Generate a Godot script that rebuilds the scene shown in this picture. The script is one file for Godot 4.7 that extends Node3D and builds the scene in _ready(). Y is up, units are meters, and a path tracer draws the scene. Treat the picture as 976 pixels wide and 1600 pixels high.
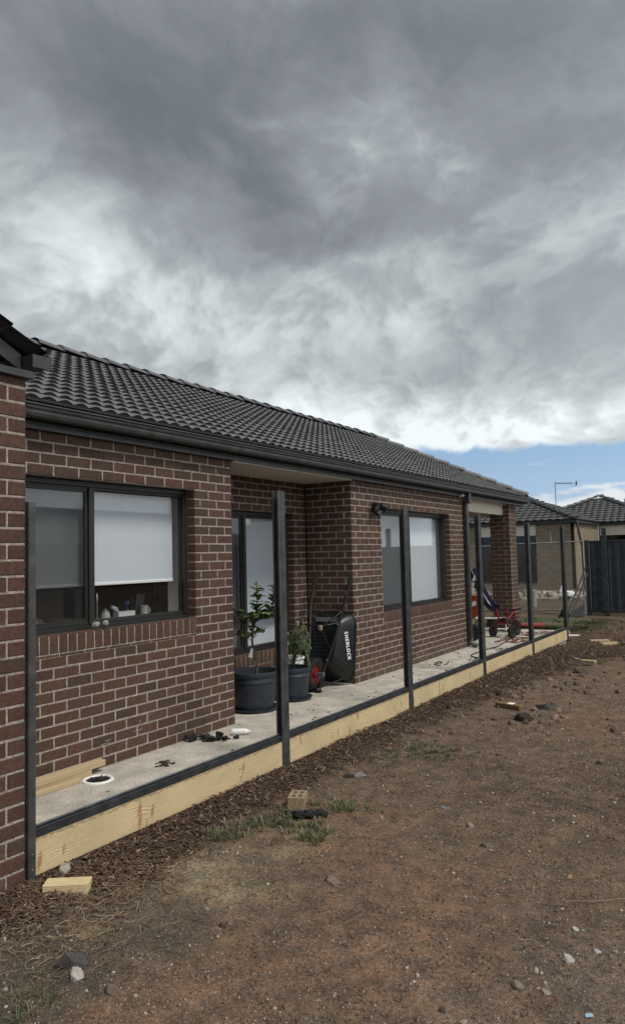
extends Node3D

# ---------------------------------------------------------------- geometry helper
class Geo:
	var v := PackedVector3Array()
	var n := PackedVector3Array()
	var t := PackedVector2Array()
	var c := PackedColorArray()
	var col := Color.WHITE
	func tri(a: Vector3, b: Vector3, d: Vector3, ua := Vector2.ZERO, ub := Vector2.ZERO, ud := Vector2.ZERO) -> void:
		var nn := (b - a).cross(d - a).normalized()
		for k in [[a, ua], [d, ud], [b, ub]]:
			v.append(k[0]); n.append(nn); t.append(k[1]); c.append(col)
	func tri_n(a: Vector3, b: Vector3, d: Vector3, na: Vector3, nb: Vector3, nd: Vector3, ua := Vector2.ZERO, ub := Vector2.ZERO, ud := Vector2.ZERO) -> void:
		v.append(a); v.append(d); v.append(b)
		n.append(na); n.append(nd); n.append(nb)
		t.append(ua); t.append(ud); t.append(ub)
		c.append(col); c.append(col); c.append(col)
	func quad(a: Vector3, b: Vector3, d: Vector3, e: Vector3, ua := Vector2(0, 0), ub := Vector2(1, 0), ud := Vector2(1, 1), ue := Vector2(0, 1)) -> void:
		tri(a, b, d, ua, ub, ud)
		tri(a, d, e, ua, ud, ue)
	func quad_n(a: Vector3, b: Vector3, d: Vector3, e: Vector3, na: Vector3, nb: Vector3, nd: Vector3, ne: Vector3, ua := Vector2(0, 0), ub := Vector2(1, 0), ud := Vector2(1, 1), ue := Vector2(0, 1)) -> void:
		tri_n(a, b, d, na, nb, nd, ua, ub, ud)
		tri_n(a, d, e, na, nd, ne, ua, ud, ue)
	# a box given by two corners, edges chamfered by b
	func box(lo: Vector3, hi: Vector3, b := 0.0, x := Transform3D()) -> void:
		if b <= 0.0:
			var p := []
			for i in 8:
				p.append(x * Vector3(hi.x if i & 1 else lo.x, hi.y if i & 2 else lo.y, hi.z if i & 4 else lo.z))
			var s := hi - lo
			quad(p[4], p[5], p[7], p[6], Vector2(0, s.y), Vector2(s.x, s.y), Vector2(s.x, 0), Vector2(0, 0))
			quad(p[1], p[0], p[2], p[3], Vector2(0, s.y), Vector2(s.x, s.y), Vector2(s.x, 0), Vector2(0, 0))
			quad(p[5], p[1], p[3], p[7], Vector2(0, s.y), Vector2(s.z, s.y), Vector2(s.z, 0), Vector2(0, 0))
			quad(p[0], p[4], p[6], p[2], Vector2(0, s.y), Vector2(s.z, s.y), Vector2(s.z, 0), Vector2(0, 0))
			quad(p[6], p[7], p[3], p[2], Vector2(0, s.z), Vector2(s.x, s.z), Vector2(s.x, 0), Vector2(0, 0))
			quad(p[0], p[1], p[5], p[4], Vector2(0, s.z), Vector2(s.x, s.z), Vector2(s.x, 0), Vector2(0, 0))
			return
		var cen := (lo + hi) * 0.5
		var h := (hi - lo) * 0.5
		b = minf(b, minf(h.x, minf(h.y, h.z)) * 0.9)
		var ax := [Vector3.RIGHT, Vector3.UP, Vector3.BACK]
		for k in 3:
			for s in [-1.0, 1.0]:
				var nk: Vector3 = ax[k] * s
				var u: Vector3 = ax[(k + 1) % 3]
				var w: Vector3 = ax[(k + 2) % 3]
				var hu: float = h[(k + 1) % 3] - b
				var hw: float = h[(k + 2) % 3] - b
				var o: Vector3 = cen + nk * h[k]
				if s < 0:
					u = -u
				var q := [o - u * hu - w * hw, o + u * hu - w * hw, o + u * hu + w * hw, o - u * hu + w * hw]
				quad(x * q[0], x * q[1], x * q[2], x * q[3])
		for k in 3:      # edges along axis k
			var i := (k + 1) % 3
			var j := (k + 2) % 3
			for si in [-1.0, 1.0]:
				for sj in [-1.0, 1.0]:
					var e: Vector3 = ax[k] * (h[k] - b)
					var pa: Vector3 = cen + ax[i] * si * h[i] + ax[j] * sj * (h[j] - b)
					var pb: Vector3 = cen + ax[i] * si * (h[i] - b) + ax[j] * sj * h[j]
					if si * sj > 0:
						quad(x * (pa - e), x * (pb - e), x * (pb + e), x * (pa + e))
					else:
						quad(x * (pb - e), x * (pa - e), x * (pa + e), x * (pb + e))
		for sx in [-1.0, 1.0]:
			for sy in [-1.0, 1.0]:
				for sz in [-1.0, 1.0]:
					var pa := cen + Vector3(sx * h.x, sy * (h.y - b), sz * (h.z - b))
					var pb := cen + Vector3(sx * (h.x - b), sy * h.y, sz * (h.z - b))
					var pd := cen + Vector3(sx * (h.x - b), sy * (h.y - b), sz * h.z)
					if sx * sy * sz > 0:
						tri(x * pa, x * pb, x * pd)
					else:
						tri(x * pa, x * pd, x * pb)
	func tube(path: Array, rad, sides := 8, caps := true) -> void:
		var cnt := path.size()
		var prev := Vector3.UP
		var rings := []
		var norms := []
		for i in cnt:
			var d: Vector3 = (path[mini(i + 1, cnt - 1)] - path[maxi(i - 1, 0)]).normalized()
			var a := prev - d * prev.dot(d)
			if a.length() < 0.05:
				a = Vector3.RIGHT - d * d.x
				if a.length() < 0.05:
					a = Vector3.BACK - d * d.z
			a = a.normalized()
			prev = a
			var b := d.cross(a)
			var r: float = rad[i] if rad is Array else rad
			var ring := []
			var nr := []
			for k in sides:
				var an := TAU * k / sides
				var o := a * cos(an) + b * sin(an)
				ring.append(path[i] + o * r)
				nr.append(o)
			rings.append(ring)
			norms.append(nr)
		for i in cnt - 1:
			for k in sides:
				var m := (k + 1) % sides
				quad_n(rings[i][k], rings[i][m], rings[i + 1][m], rings[i + 1][k], norms[i][k], norms[i][m], norms[i + 1][m], norms[i + 1][k])
		if caps:
			for k in range(1, sides - 1):
				tri(rings[0][0], rings[0][k + 1], rings[0][k])
				tri(rings[cnt - 1][0], rings[cnt - 1][k], rings[cnt - 1][k + 1])
	# profile of (radius, height) turned about the y axis of x
	func lathe(prof: Array, seg: int, x := Transform3D(), smooth := false) -> void:
		for i in prof.size() - 1:
			var p: Vector2 = prof[i]
			var q: Vector2 = prof[i + 1]
			var d := (q - p).normalized()
			var na := Vector2(d.y, -d.x)
			var n0 := na
			var n1 := na
			if smooth:
				if i > 0:
					var dp: Vector2 = (p - prof[i - 1]).normalized()
					n0 = (na + Vector2(dp.y, -dp.x)).normalized()
				if i < prof.size() - 2:
					var dn: Vector2 = (prof[i + 2] - q).normalized()
					n1 = (na + Vector2(dn.y, -dn.x)).normalized()
			for k in seg:
				var a0 := TAU * k / seg
				var a1 := TAU * (k + 1) / seg
				var c0 := Vector3(cos(a0), 0, -sin(a0))
				var c1 := Vector3(cos(a1), 0, -sin(a1))
				var up := Vector3.UP
				quad_n(x * (c0 * p.x + up * p.y), x * (c1 * p.x + up * p.y), x * (c1 * q.x + up * q.y), x * (c0 * q.x + up * q.y),
					x.basis * (c0 * n0.x + up * n0.y), x.basis * (c1 * n0.x + up * n0.y), x.basis * (c1 * n1.x + up * n1.y), x.basis * (c0 * n1.x + up * n1.y))
	# a closed outline (counterclockwise in the plane of ux, uy) drawn from a to b; ux x uy points from a to b
	func extrude(poly: Array, a: Vector3, b: Vector3, ux: Vector3, uy: Vector3, caps := true) -> void:
		var m := poly.size()
		var area := 0.0
		for i in m:
			area += poly[i].cross(poly[(i + 1) % m])
		if area < 0.0:
			poly = poly.duplicate()
			poly.reverse()
		for i in m:
			var p: Vector2 = poly[i]
			var q: Vector2 = poly[(i + 1) % m]
			var o0 := ux * p.x + uy * p.y
			var o1 := ux * q.x + uy * q.y
			quad(a + o0, a + o1, b + o1, b + o0)
		if caps:
			var pv := PackedVector2Array()
			for p in poly:
				pv.append(p)
			var ix := Geometry2D.triangulate_polygon(pv)
			for i in range(0, ix.size(), 3):
				var k := [ux * pv[ix[i]].x + uy * pv[ix[i]].y, ux * pv[ix[i + 1]].x + uy * pv[ix[i + 1]].y, ux * pv[ix[i + 2]].x + uy * pv[ix[i + 2]].y]
				var flip: bool = (k[1] - k[0]).cross(k[2] - k[0]).dot(b - a) < 0.0
				tri(a + k[0], a + (k[1] if flip else k[2]), a + (k[2] if flip else k[1]))
				tri(b + k[0], b + (k[2] if flip else k[1]), b + (k[1] if flip else k[2]))
	func add(g: Geo, x: Transform3D) -> void:
		for i in g.v.size():
			v.append(x * g.v[i]); n.append((x.basis * g.n[i]).normalized()); t.append(g.t[i]); c.append(g.c[i] * col)
	func shifted(off: Vector3) -> Geo:
		for i in v.size():
			v[i] -= off
		return self
	func mesh() -> ArrayMesh:
		var a := []
		a.resize(Mesh.ARRAY_MAX)
		a[Mesh.ARRAY_VERTEX] = v
		a[Mesh.ARRAY_NORMAL] = n
		a[Mesh.ARRAY_TEX_UV] = t
		a[Mesh.ARRAY_COLOR] = c
		var m := ArrayMesh.new()
		m.add_surface_from_arrays(Mesh.PRIMITIVE_TRIANGLES, a)
		return m

# ---------------------------------------------------------------- naming and tagging
var used := {}
var R := RandomNumberGenerator.new()
var K := {}            # materials

func numbered(parent: Node, called: String) -> String:
	var key := str(parent.get_instance_id()) + called
	var k: int = used.get(key, 0)
	used[key] = k + 1
	return called if k == 0 else "%s_%03d" % [called, k]

func wpos(o: Node) -> Vector3:
	var p := Vector3.ZERO
	while o is Node3D and o != self:
		p += o.position
		o = o.get_parent()
	return p

func tag(o: Node, label: String, category: String, group := "", kind := "") -> Node:
	if label: o.set_meta("label", label)
	if category: o.set_meta("category", category)
	if group: o.set_meta("group", group)
	if kind: o.set_meta("kind", kind)
	return o

func thing(called: String, at: Vector3, label: String, category: String, group := "") -> Node3D:
	var o := Node3D.new()
	o.name = numbered(self, called)
	add_child(o, true)
	o.position = at
	tag(o, label, category, group)
	return o

func holder(parent: Node, called: String, at := Vector3.ZERO) -> Node3D:
	var o := Node3D.new()
	o.name = numbered(parent, called)
	parent.add_child(o, true)
	o.position = at
	return o

func part(parent: Node, called: String, g: Geo, m: Material) -> MeshInstance3D:
	var o := MeshInstance3D.new()
	o.name = numbered(parent, called)
	parent.add_child(o, true)
	o.mesh = g.shifted(wpos(parent)).mesh()
	o.material_override = m
	return o

func inst(parent: Node, called: String, m: Mesh, mat: Material, x: Transform3D) -> MeshInstance3D:
	var o := MeshInstance3D.new()
	o.name = numbered(parent, called)
	parent.add_child(o, true)
	o.mesh = m
	o.material_override = mat
	x.origin -= wpos(parent)
	o.transform = x
	return o

func solo(called: String, g: Geo, m: Material, at: Vector3, label: String, category: String, group := "", kind := "") -> MeshInstance3D:
	var o := MeshInstance3D.new()
	o.name = numbered(self, called)
	add_child(o, true)
	o.position = at
	o.mesh = g.shifted(at).mesh()
	o.material_override = m
	tag(o, label, category, group, kind)
	return o

func many(parent: Node, called: String, m: Mesh, mat: Material, xs: Array, cs: Array) -> MultiMeshInstance3D:
	var mm := MultiMesh.new()
	mm.transform_format = MultiMesh.TRANSFORM_3D
	mm.use_colors = true
	mm.mesh = m
	mm.instance_count = xs.size()
	for i in xs.size():
		mm.set_instance_transform(i, xs[i])
		mm.set_instance_color(i, cs[i])
	var o := MultiMeshInstance3D.new()
	o.name = numbered(parent, called)
	parent.add_child(o, true)
	o.multimesh = mm
	o.material_override = mat
	o.set_meta("kind", "stuff")
	return o

# ---------------------------------------------------------------- textures and materials
func noise(s: int, freq: float, oct := 4, type := FastNoiseLite.TYPE_SIMPLEX_SMOOTH) -> FastNoiseLite:
	var f := FastNoiseLite.new()
	f.seed = s
	f.noise_type = type
	f.frequency = freq
	f.fractal_octaves = oct
	f.fractal_type = FastNoiseLite.FRACTAL_FBM if oct > 1 else FastNoiseLite.FRACTAL_NONE
	return f

func field(s: int, size: int, freq: float, oct := 4, type := FastNoiseLite.TYPE_SIMPLEX_SMOOTH) -> PackedByteArray:
	var im := noise(s, freq, oct, type).get_seamless_image(size, size)
	im.convert(Image.FORMAT_L8)
	return im.get_data()

func gray(b: PackedByteArray, w: int, h: int, mips := true) -> Image:
	var im := Image.create_from_data(w, h, false, Image.FORMAT_L8, b)
	return im

func tex_of(im: Image) -> ImageTexture:
	return ImageTexture.create_from_image(im)

func bump(b: PackedByteArray, w: int, h: int, k: float) -> ImageTexture:
	var im := Image.create_from_data(w, h, false, Image.FORMAT_L8, b)
	im.convert(Image.FORMAT_RGBA8)
	im.bump_map_to_normal_map(k)
	return ImageTexture.create_from_image(im)

func M(called: String, col: Color, rough := 0.7, metal := 0.0, tex: Texture2D = null, scale := 1.0, nrm: Texture2D = null, nk := 1.0, vc := false) -> StandardMaterial3D:
	var m := StandardMaterial3D.new()
	m.resource_name = called
	m.albedo_color = col
	m.roughness = rough
	m.metallic = metal
	m.vertex_color_use_as_albedo = vc
	if tex:
		m.albedo_texture = tex
	if nrm:
		m.normal_enabled = true
		m.normal_texture = nrm
		m.normal_scale = nk
	if scale > 0.0 and (tex or nrm):
		m.uv1_triplanar = true
		m.uv1_world_triplanar = true
		m.uv1_scale = Vector3.ONE * scale
	K[called] = m
	return m

func rgb(r: float, g: float, b: float) -> Color:
	return Color(r / 255.0, g / 255.0, b / 255.0)

func make_materials() -> void:
	# fired clay grain with dark pits
	var S := 512
	var a := field(3, S, 0.02, 4)
	var b := field(4, S, 0.12, 3)
	var d := PackedByteArray()
	d.resize(S * S)
	var hb := PackedByteArray()
	hb.resize(S * S)
	for i in S * S:
		var x := 0.80 + (a[i] - 128) / 128.0 * 0.14 + (b[i] - 128) / 128.0 * 0.26
		if b[i] < 84: x -= 0.30
		d[i] = int(clampf(x, 0.15, 1.0) * 255)
		hb[i] = int(clampf(0.5 + (b[i] - 128) / 255.0 + (a[i] - 128) / 600.0, 0, 1) * 255)
	K.clay_tex = tex_of(gray(d, S, S))
	K.clay_nrm = bump(hb, S, S, 5.0)
	M("brick", Color.WHITE, 0.85, 0, K.clay_tex, 2.6, K.clay_nrm, 0.7, true)
	M("mortar", rgb(207, 196, 184), 0.95, 0, K.clay_tex, 2.2, K.clay_nrm, 1.0)
	M("tan_mortar", rgb(150, 138, 120), 0.95, 0, K.clay_tex, 2.2)
	M("tile", Color.WHITE, 0.55, 0, K.clay_tex, 3.0, K.clay_nrm, 0.35, true)
	# broad soft mottling for metal, concrete, plaster
	var e := field(9, S, 0.012, 5)
	for i in S * S:
		d[i] = int(clampf(0.86 + (e[i] - 128) / 128.0 * 0.2, 0, 1) * 255)
	K.soft_tex = tex_of(gray(d, S, S))
	var soft_n := bump(e, S, S, 1.5)
	M("dark_metal", rgb(66, 66, 66), 0.45, 0.15, K.soft_tex, 0.8)
	M("post_metal", rgb(84, 85, 86), 0.38, 0.2, K.soft_tex, 1.1)
	M("rail_metal", rgb(64, 66, 69), 0.4, 0.2, K.soft_tex, 1.1)
	M("zinc", rgb(150, 155, 160), 0.45, 0.5, K.soft_tex, 1.1)
	M("frame", rgb(38, 38, 38), 0.45, 0.1)
	M("soffit", rgb(198, 190, 176), 0.8)
	M("plaster", rgb(215, 212, 206), 0.9)
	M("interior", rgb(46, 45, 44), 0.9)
	M("blind", rgb(200, 208, 216), 0.85)
	M("blind_rail", rgb(232, 234, 236), 0.5)
	var screen := M("flyscreen", Color(0.11, 0.115, 0.12, 0.55), 0.9)
	screen.transparency = BaseMaterial3D.TRANSPARENCY_ALPHA
	var glass := M("glass", Color(0.10, 0.11, 0.11, 0.02), 0.02)
	glass.transparency = BaseMaterial3D.TRANSPARENCY_ALPHA
	glass.metallic_specular = 0.72
	# concrete
	S = 1024
	var c1 := field(21, S, 0.006, 5)
	var c2 := field(22, S, 0.09, 3)
	var cd := PackedByteArray()
	cd.resize(S * S)
	for i in S * S:
		cd[i] = int(clampf(0.84 + (c1[i] - 128) / 128.0 * 0.11 + (c2[i] - 128) / 128.0 * 0.13, 0.1, 1) * 255)
	R.seed = 5
	for k in 1600:
		var px := R.randi() % S
		var py := R.randi() % S
		for q in R.randi_range(1, 7):
			var ix := ((py + R.randi_range(-2, 2) + S) % S) * S + (px + R.randi_range(-2, 2) + S) % S
			cd[ix] = int(cd[ix] * R.randf_range(0.35, 0.8))
	M("concrete", rgb(206, 199, 187), 0.9, 0, tex_of(gray(cd, S, S)), 0.45, bump(c2, S, S, 1.5), 0.6)
	# soil: three grain sizes and grit
	S = 1536
	var g1 := field(31, S, 0.008, 5)
	var g2 := field(32, S, 0.05, 4)
	var g3 := field(33, S, 0.22, 2)
	var sb := PackedByteArray()
	sb.resize(S * S * 3)
	var sh := PackedByteArray()
	sh.resize(S * S)
	for i in S * S:
		var hgt := (g1[i] - 128) / 128.0 * 0.20 + (g2[i] - 128) / 128.0 * 0.30 + (g3[i] - 128) / 128.0 * 0.50
		sh[i] = int(clampf(0.5 + hgt * 0.45, 0, 1) * 255)
		var lum := 0.70 + hgt * 0.52
		var warm := (g1[i] - g2[i]) / 255.0 * 0.06
		sb[i * 3] = int(clampf(lum + warm, 0.08, 1) * 255)
		sb[i * 3 + 1] = int(clampf(lum, 0.08, 1) * 255)
		sb[i * 3 + 2] = int(clampf(lum - warm, 0.08, 1) * 255)
	for k in 15000:
		var px := R.randi() % S
		var py := R.randi() % S
		var bright := R.randf_range(0.75, 1.0)
		var rad := 1 if R.randf() < 0.8 else 2
		for dy in range(-rad + 1, rad + 1):
			for dx in range(-rad + 1, rad):
				if R.randf() < 0.8:
					var ix := ((py + dy + S) % S) * S + (px + dx + S) % S
					sb[ix * 3] = int(bright * 255)
					sb[ix * 3 + 1] = int(bright * 250)
					sb[ix * 3 + 2] = int(bright * 245)
					sh[ix] = 225
	var si := Image.create_from_data(S, S, false, Image.FORMAT_RGB8, sb)
	var soil := M("soil", Color.WHITE, 0.97, 0, tex_of(si), 0, bump(sh, S, S, 7.0), 1.0, true)
	soil.uv1_scale = Vector3.ONE / 2.3
	soil.metallic_specular = 0.2
	# pine boards, drawn along u; two boards
	for w in 2:
		var W := 1536
		var H := 192
		var f1 := noise(50 + w, 0.004, 3)
		var f2 := noise(60 + w, 0.09, 3)
		var tb := PackedByteArray()
		tb.resize(W * H * 3)
		var knots := []
		R.seed = 70 + w
		for k in 9:
			knots.append(Vector3(R.randf_range(40, W - 40), R.randf_range(20, H - 20), R.randf_range(6, 17)))
		for y in H:
			for x in W:
				var bend := 0.0
				var dark := 0.0
				for kn in knots:
					var dx: float = (x - kn.x) / 2.0
					var dy: float = y - kn.y
					var rr: float = dx * dx / (kn.z * kn.z * 2.4) + dy * dy / (kn.z * kn.z * 5.5)
					if rr < 9.0:
						bend += signf(dy) * 14.0 * exp(-rr * 0.6)
						var r2: float = (sqrt(pow(dx + dy * 0.05, 2.0) * 5.0 + dy * dy * 0.06) + 3.0 * f2.get_noise_2d(x * 0.8, y * 0.5)) / kn.z
						if r2 < 1.0:
							dark = maxf(dark, 1.0 - r2 * r2)
				var yy := y + bend + 26.0 * f1.get_noise_2d(x * 0.35, y * 0.9)
				var ring := fposmod(yy * 0.105 + 0.9 * f1.get_noise_2d(x * 0.1 + 500, yy), 1.0)
				var late := pow(ring, 3.0)
				var fine := f2.get_noise_2d(x * 0.05, y * 1.5)
				var lum := 1.0 - 0.34 * late + 0.07 * fine + 0.06 * f1.get_noise_2d(x + 900, y * 0.6)
				lum *= 1.0 - 0.18 * dark
				# mud thrown up along the lower edge
				var mud := clampf((1.0 - y / 26.0) * 1.0 + 1.0 * f2.get_noise_2d(x * 0.35, y * 0.6 + 300) - 0.35, 0.0, 0.40)
				var i := (y * W + x) * 3
				var pr := lerpf(lum * 0.88, 0.40, mud)
				var pg := lerpf(lum * (0.82 - 0.05 * late - 0.12 * dark), 0.31, mud)
				var pb := lerpf(lum * (0.69 - 0.09 * late - 0.14 * dark), 0.24, mud)
				tb[i] = int(clampf(pr, 0, 1) * 255)
				tb[i + 1] = int(clampf(pg, 0, 1) * 255)
				tb[i + 2] = int(clampf(pb, 0, 1) * 255)
		var ti := tex_of(Image.create_from_data(W, H, false, Image.FORMAT_RGB8, tb))
		M("pine_%d" % w, rgb(240, 234, 221), 0.75, 0, ti, 0)
	# plain paints
	M("tan_brick", Color.WHITE, 0.9, 0, K.clay_tex, 2.0, null, 1, true)
	M("tinted", Color.WHITE, 0.9, 0, null, 0, null, 1, true)
	M("tinted_gloss", Color.WHITE, 0.45, 0, null, 0, null, 1, true)
	M("black", rgb(20, 20, 22), 0.6)
	M("black_plastic", rgb(26, 28, 31), 0.38, 0, K.soft_tex, 1.5, soft_n, 0.15)
	M("rubber", rgb(30, 30, 31), 0.9, 0, K.clay_tex, 6)
	M("barrow_metal", rgb(22, 23, 25), 0.4, 0.3)
	M("white", rgb(232, 232, 228), 0.6)
	M("white_plastic", rgb(226, 228, 226), 0.4)
	M("red_paint", rgb(112, 12, 18), 0.35)
	M("navy_pot", rgb(44, 52, 64), 0.5, 0, K.soft_tex, 2.0)
	M("bark", rgb(104, 92, 72), 0.9, 0, K.clay_tex, 8)
	M("potting_soil", rgb(52, 42, 34), 1.0, 0, K.clay_tex, 6, K.clay_nrm, 1.5)
	M("navy", rgb(20, 26, 52), 0.4)
	M("orange", rgb(150, 62, 26), 0.5)
	M("cream_board", rgb(212, 205, 190), 0.8)
	M("fence_sheet", rgb(58, 67, 77), 0.5, 0.1, K.soft_tex, 0.7)
	M("plinth", rgb(158, 142, 112), 0.9, 0, K.clay_tex, 1.5)
	M("dark_glass", rgb(14, 16, 18), 0.08)
	M("wire", rgb(150, 150, 148), 0.5, 0.5)
	M("rock", Color.WHITE, 0.95, 0, K.clay_tex, 5.0, K.clay_nrm, 1.2, true)
	var leaf := M("leaf", Color.WHITE, 0.5, 0, null, 0, null, 1, true)
	leaf.backlight_enabled = true
	leaf.backlight = Color(0.12, 0.16, 0.05)
	M("blue_plastic", rgb(40, 84, 140), 0.5)
	M("ceramic", rgb(225, 228, 228), 0.25)
	M("chrome", rgb(200, 203, 206), 0.15, 0.9)
	M("steel_gray", rgb(96, 100, 102), 0.5, 0.2)

# ---------------------------------------------------------------- the sky
func make_sky() -> ImageTexture:
	# the whole dome coarsely, then the part of it in view at four times the resolution
	var im := sky_part(1024, 512, 0, 1024, 0, 512)
	im.resize(4096, 2048, Image.INTERPOLATE_CUBIC)
	var fine := sky_part(4096, 2048, 3210, 4096, 480, 1030)
	im.blit_rect(fine, Rect2i(0, 0, 886, 550), Vector2i(3210, 480))
	return tex_of(im)

func sky_part(W: int, H: int, xa: int, xb: int, ya: int, yb: int) -> Image:
	var n1 := noise(101, 0.9, 3)
	var n2 := noise(102, 1.0, 6)
	n2.fractal_gain = 0.55
	var n3 := noise(103, 3.2, 5)
	n3.fractal_gain = 0.6
	var n4 := noise(104, 0.09, 4)
	var n5 := noise(105, 2.2, 5)
	n5.fractal_gain = 0.6
	var n6 := noise(106, 9.0, 5)
	n6.fractal_gain = 0.62
	# banks of thick and thin cloud: azimuth, elevation, their half widths in degrees, how much lighter
	var banks := [
		[-50.0, 34.0, 15.0, 7.5, -0.30], [-12.0, 36.0, 17.0, 6.5, -0.26], [-39.0, 29.0, 7.0, 4.5, -0.24], [-27.0, 25.0, 6.5, 3.2, -0.22],
		[-11.0, 28.0, 7.0, 4.0, -0.14], [-28.0, 38.0, 13.0, 4.0, -0.16], [-35.6, 23.7, 6.0, 1.5, -0.13], [-13.0, 18.5, 12.0, 4.0, -0.17], [-25.0, 15.0, 7.0, 2.0, -0.06],
		[-53.0, 25.0, 9.0, 3.0, 0.17], [-28.0, 31.5, 4.5, 3.4, 0.20], [-34.0, 34.0, 4.0, 2.0, 0.12], [-48.0, 21.0, 13.0, 3.4, 0.12], [-24.0, 22.0, 3.0, 3.0, 0.10], [-12.0, 9.8, 17.0, 2.0, 0.16], [-27.0, 18.8, 9.0, 2.6, 0.08],
		[-9.0, 23.0, 5.0, 2.6, 0.12], [-31.0, 11.0, 14.0, 2.6, 0.20], [-22.0, 29.0, 4.0, 4.0, 0.08]]
	var data := PackedByteArray()
	var pw := xb - xa
	data.resize(pw * (yb - ya) * 3)
	for y in range(ya, yb):
		var el := PI * (0.5 - (y + 0.5) / H)
		if el < -0.02:
			for x in range(xa, xb):
				var i := ((y - ya) * pw + x - xa) * 3
				data[i] = 96; data[i + 1] = 88; data[i + 2] = 80
			continue
		var se := sin(maxf(el, 0.0))
		var ce := cos(el)
		var eld := rad_to_deg(el)
		for x in range(xa, xb):
			var az := wrapf(TAU * (x + 0.5) / W, -PI, PI)
			var dx := sin(az) * ce
			var dz := -cos(az) * ce
			var k := 1.35 / (se + 0.62)
			var px := dx * k
			var pz := dz * k
			var wx := n1.get_noise_2d(px, pz)
			var wz := n1.get_noise_2d(px + 40.0, pz - 17.0)
			var qx := px + 0.13 * wx
			var qz := pz + 0.13 * wz
			var b := n2.get_noise_2d(qx, qz)
			var d := n3.get_noise_2d(qx + 0.05 * b, qz)
			var puffy := 1.0 - 2.0 * absf(n5.get_noise_2d(qx, qz))
			var e := n6.get_noise_2d(qx + 0.06 * d, qz)
			# thin scud with sharper edges over the broad grey
			var scud := smoothstep(-0.16, 0.24, b * 0.6 + d * 0.5 + e * 0.35)
			var lum := 0.445 + 0.11 * b + 0.10 * d + 0.06 * (puffy - 0.45) + 0.10 * (scud - 0.5) + 0.13 * e
			var azd := rad_to_deg(az)
			for q in banks:
				var ua: float = azd + 3.0 * wx + 3.5 * b - q[0]
				if absf(ua) > q[2] * 2.4:
					continue
				var ub: float = eld + 2.2 * wz + 3.0 * d - q[1]
				var rr: float = ua * ua / (q[2] * q[2]) + ub * ub / (q[3] * q[3])
				if rr < 6.0:
					lum += 1.15 * q[4] * exp(-rr * 0.9) * (0.9 + 0.9 * d + 0.4 * b + 0.5 * e)
			# the grey thins towards the horizon
			lum += 0.09 * exp(-pow((eld - 17.0) / 8.0, 2.0)) + 0.10 * exp(-eld / 8.0) + 0.24 * exp(-pow((eld - 8.8) / 2.6, 2.0))
			lum = clampf(lum, 0.0, 1.0)
			var r := lerpf(0.138, 0.755, pow(lum, 1.5))
			var gg := lerpf(0.153, 0.812, pow(lum, 1.5))
			var bb := lerpf(0.174, 0.830, pow(lum, 1.5))
			# clear strip under the cloud edge
			var edge := (7.9 - 9.0 * smoothstep(-3.0, 14.0, azd) * (1.0 - smoothstep(120.0, 160.0, azd))) + 1.0 * n4.get_noise_2d(azd, 0.0) + 0.9 * d + 0.4 * e
			var m := 1.0 - smoothstep(edge - 0.35, edge + 0.35, eld)
			if m > 0.0:
				var low := clampf(eld / 8.0, 0, 1)
				var blue := Color(lerpf(0.42, 0.26, low), lerpf(0.53, 0.40, low), lerpf(0.64, 0.58, low))
				var puff := smoothstep(0.02, 0.34, n2.get_noise_2d(azd * 0.09 + 31.0, eld * 0.42) + 0.55 * exp(-pow((eld - 3.4) / 1.5, 2.0)) - 0.40)
				blue = blue.lerp(Color(0.68, 0.70, 0.71), puff * 0.85)
				r = lerpf(r, blue.r, m); gg = lerpf(gg, blue.g, m); bb = lerpf(bb, blue.b, m)
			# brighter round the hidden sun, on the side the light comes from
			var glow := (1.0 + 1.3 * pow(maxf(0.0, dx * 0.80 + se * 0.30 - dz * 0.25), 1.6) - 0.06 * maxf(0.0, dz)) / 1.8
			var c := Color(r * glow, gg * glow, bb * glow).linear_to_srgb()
			var dth := (((x * 7 + y * 13) * 2654435761) % 1000) / 255000.0
			c = Color(c.r + dth, c.g + dth, c.b + dth)
			var i := ((y - ya) * pw + x - xa) * 3
			data[i] = int(clampf(c.r, 0, 1) * 255)
			data[i + 1] = int(clampf(c.g, 0, 1) * 255)
			data[i + 2] = int(clampf(c.b, 0, 1) * 255)
	return Image.create_from_data(pw, yb - ya, false, Image.FORMAT_RGB8, data)

# ---------------------------------------------------------------- brickwork
const XW := -1.22          # face of the long wall
const SLAB := -0.18
const COURSE := 0.086
const EYE := Vector3(3.4043, 1.475, 2.457)
var view := Basis()
var bricks := []           # [transform, size, tone, wall part]
var house: Node3D

func in_frame(p: Vector3) -> bool:
	var q := view.inverse() * (p - EYE)
	if q.z > -0.2:
		return false
	var u := 0.5 + q.x / -q.z * 1.148
	var w := 0.5 - q.y / -q.z * 0.70
	return u > -0.02 and u < 1.02 and w > -0.02 and w < 1.02

func brick_tone() -> Color:
	var k := R.randf_range(0.80, 1.19)
	var h := R.randf_range(-0.06, 0.06)
	return Color(0.140 * k * (1 + h), 0.072 * k, 0.049 * k * (1 - h))

func put_brick(wall: Node3D, cen: Vector3, u: Vector3, nrm: Vector3, size: Vector3, tone: Color, lean := 0.0) -> void:
	var b := Basis(u, Vector3.UP, nrm)
	b = b * Basis(Vector3.RIGHT, R.randf_range(-0.006, 0.006) + lean) * Basis(Vector3.UP, R.randf_range(-0.005, 0.005)) * Basis(Vector3.BACK, R.randf_range(-0.004, 0.004))
	bricks.append([Transform3D(b, cen + nrm * R.randf_range(-0.0015, 0.0015)), size, tone, wall])

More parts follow.
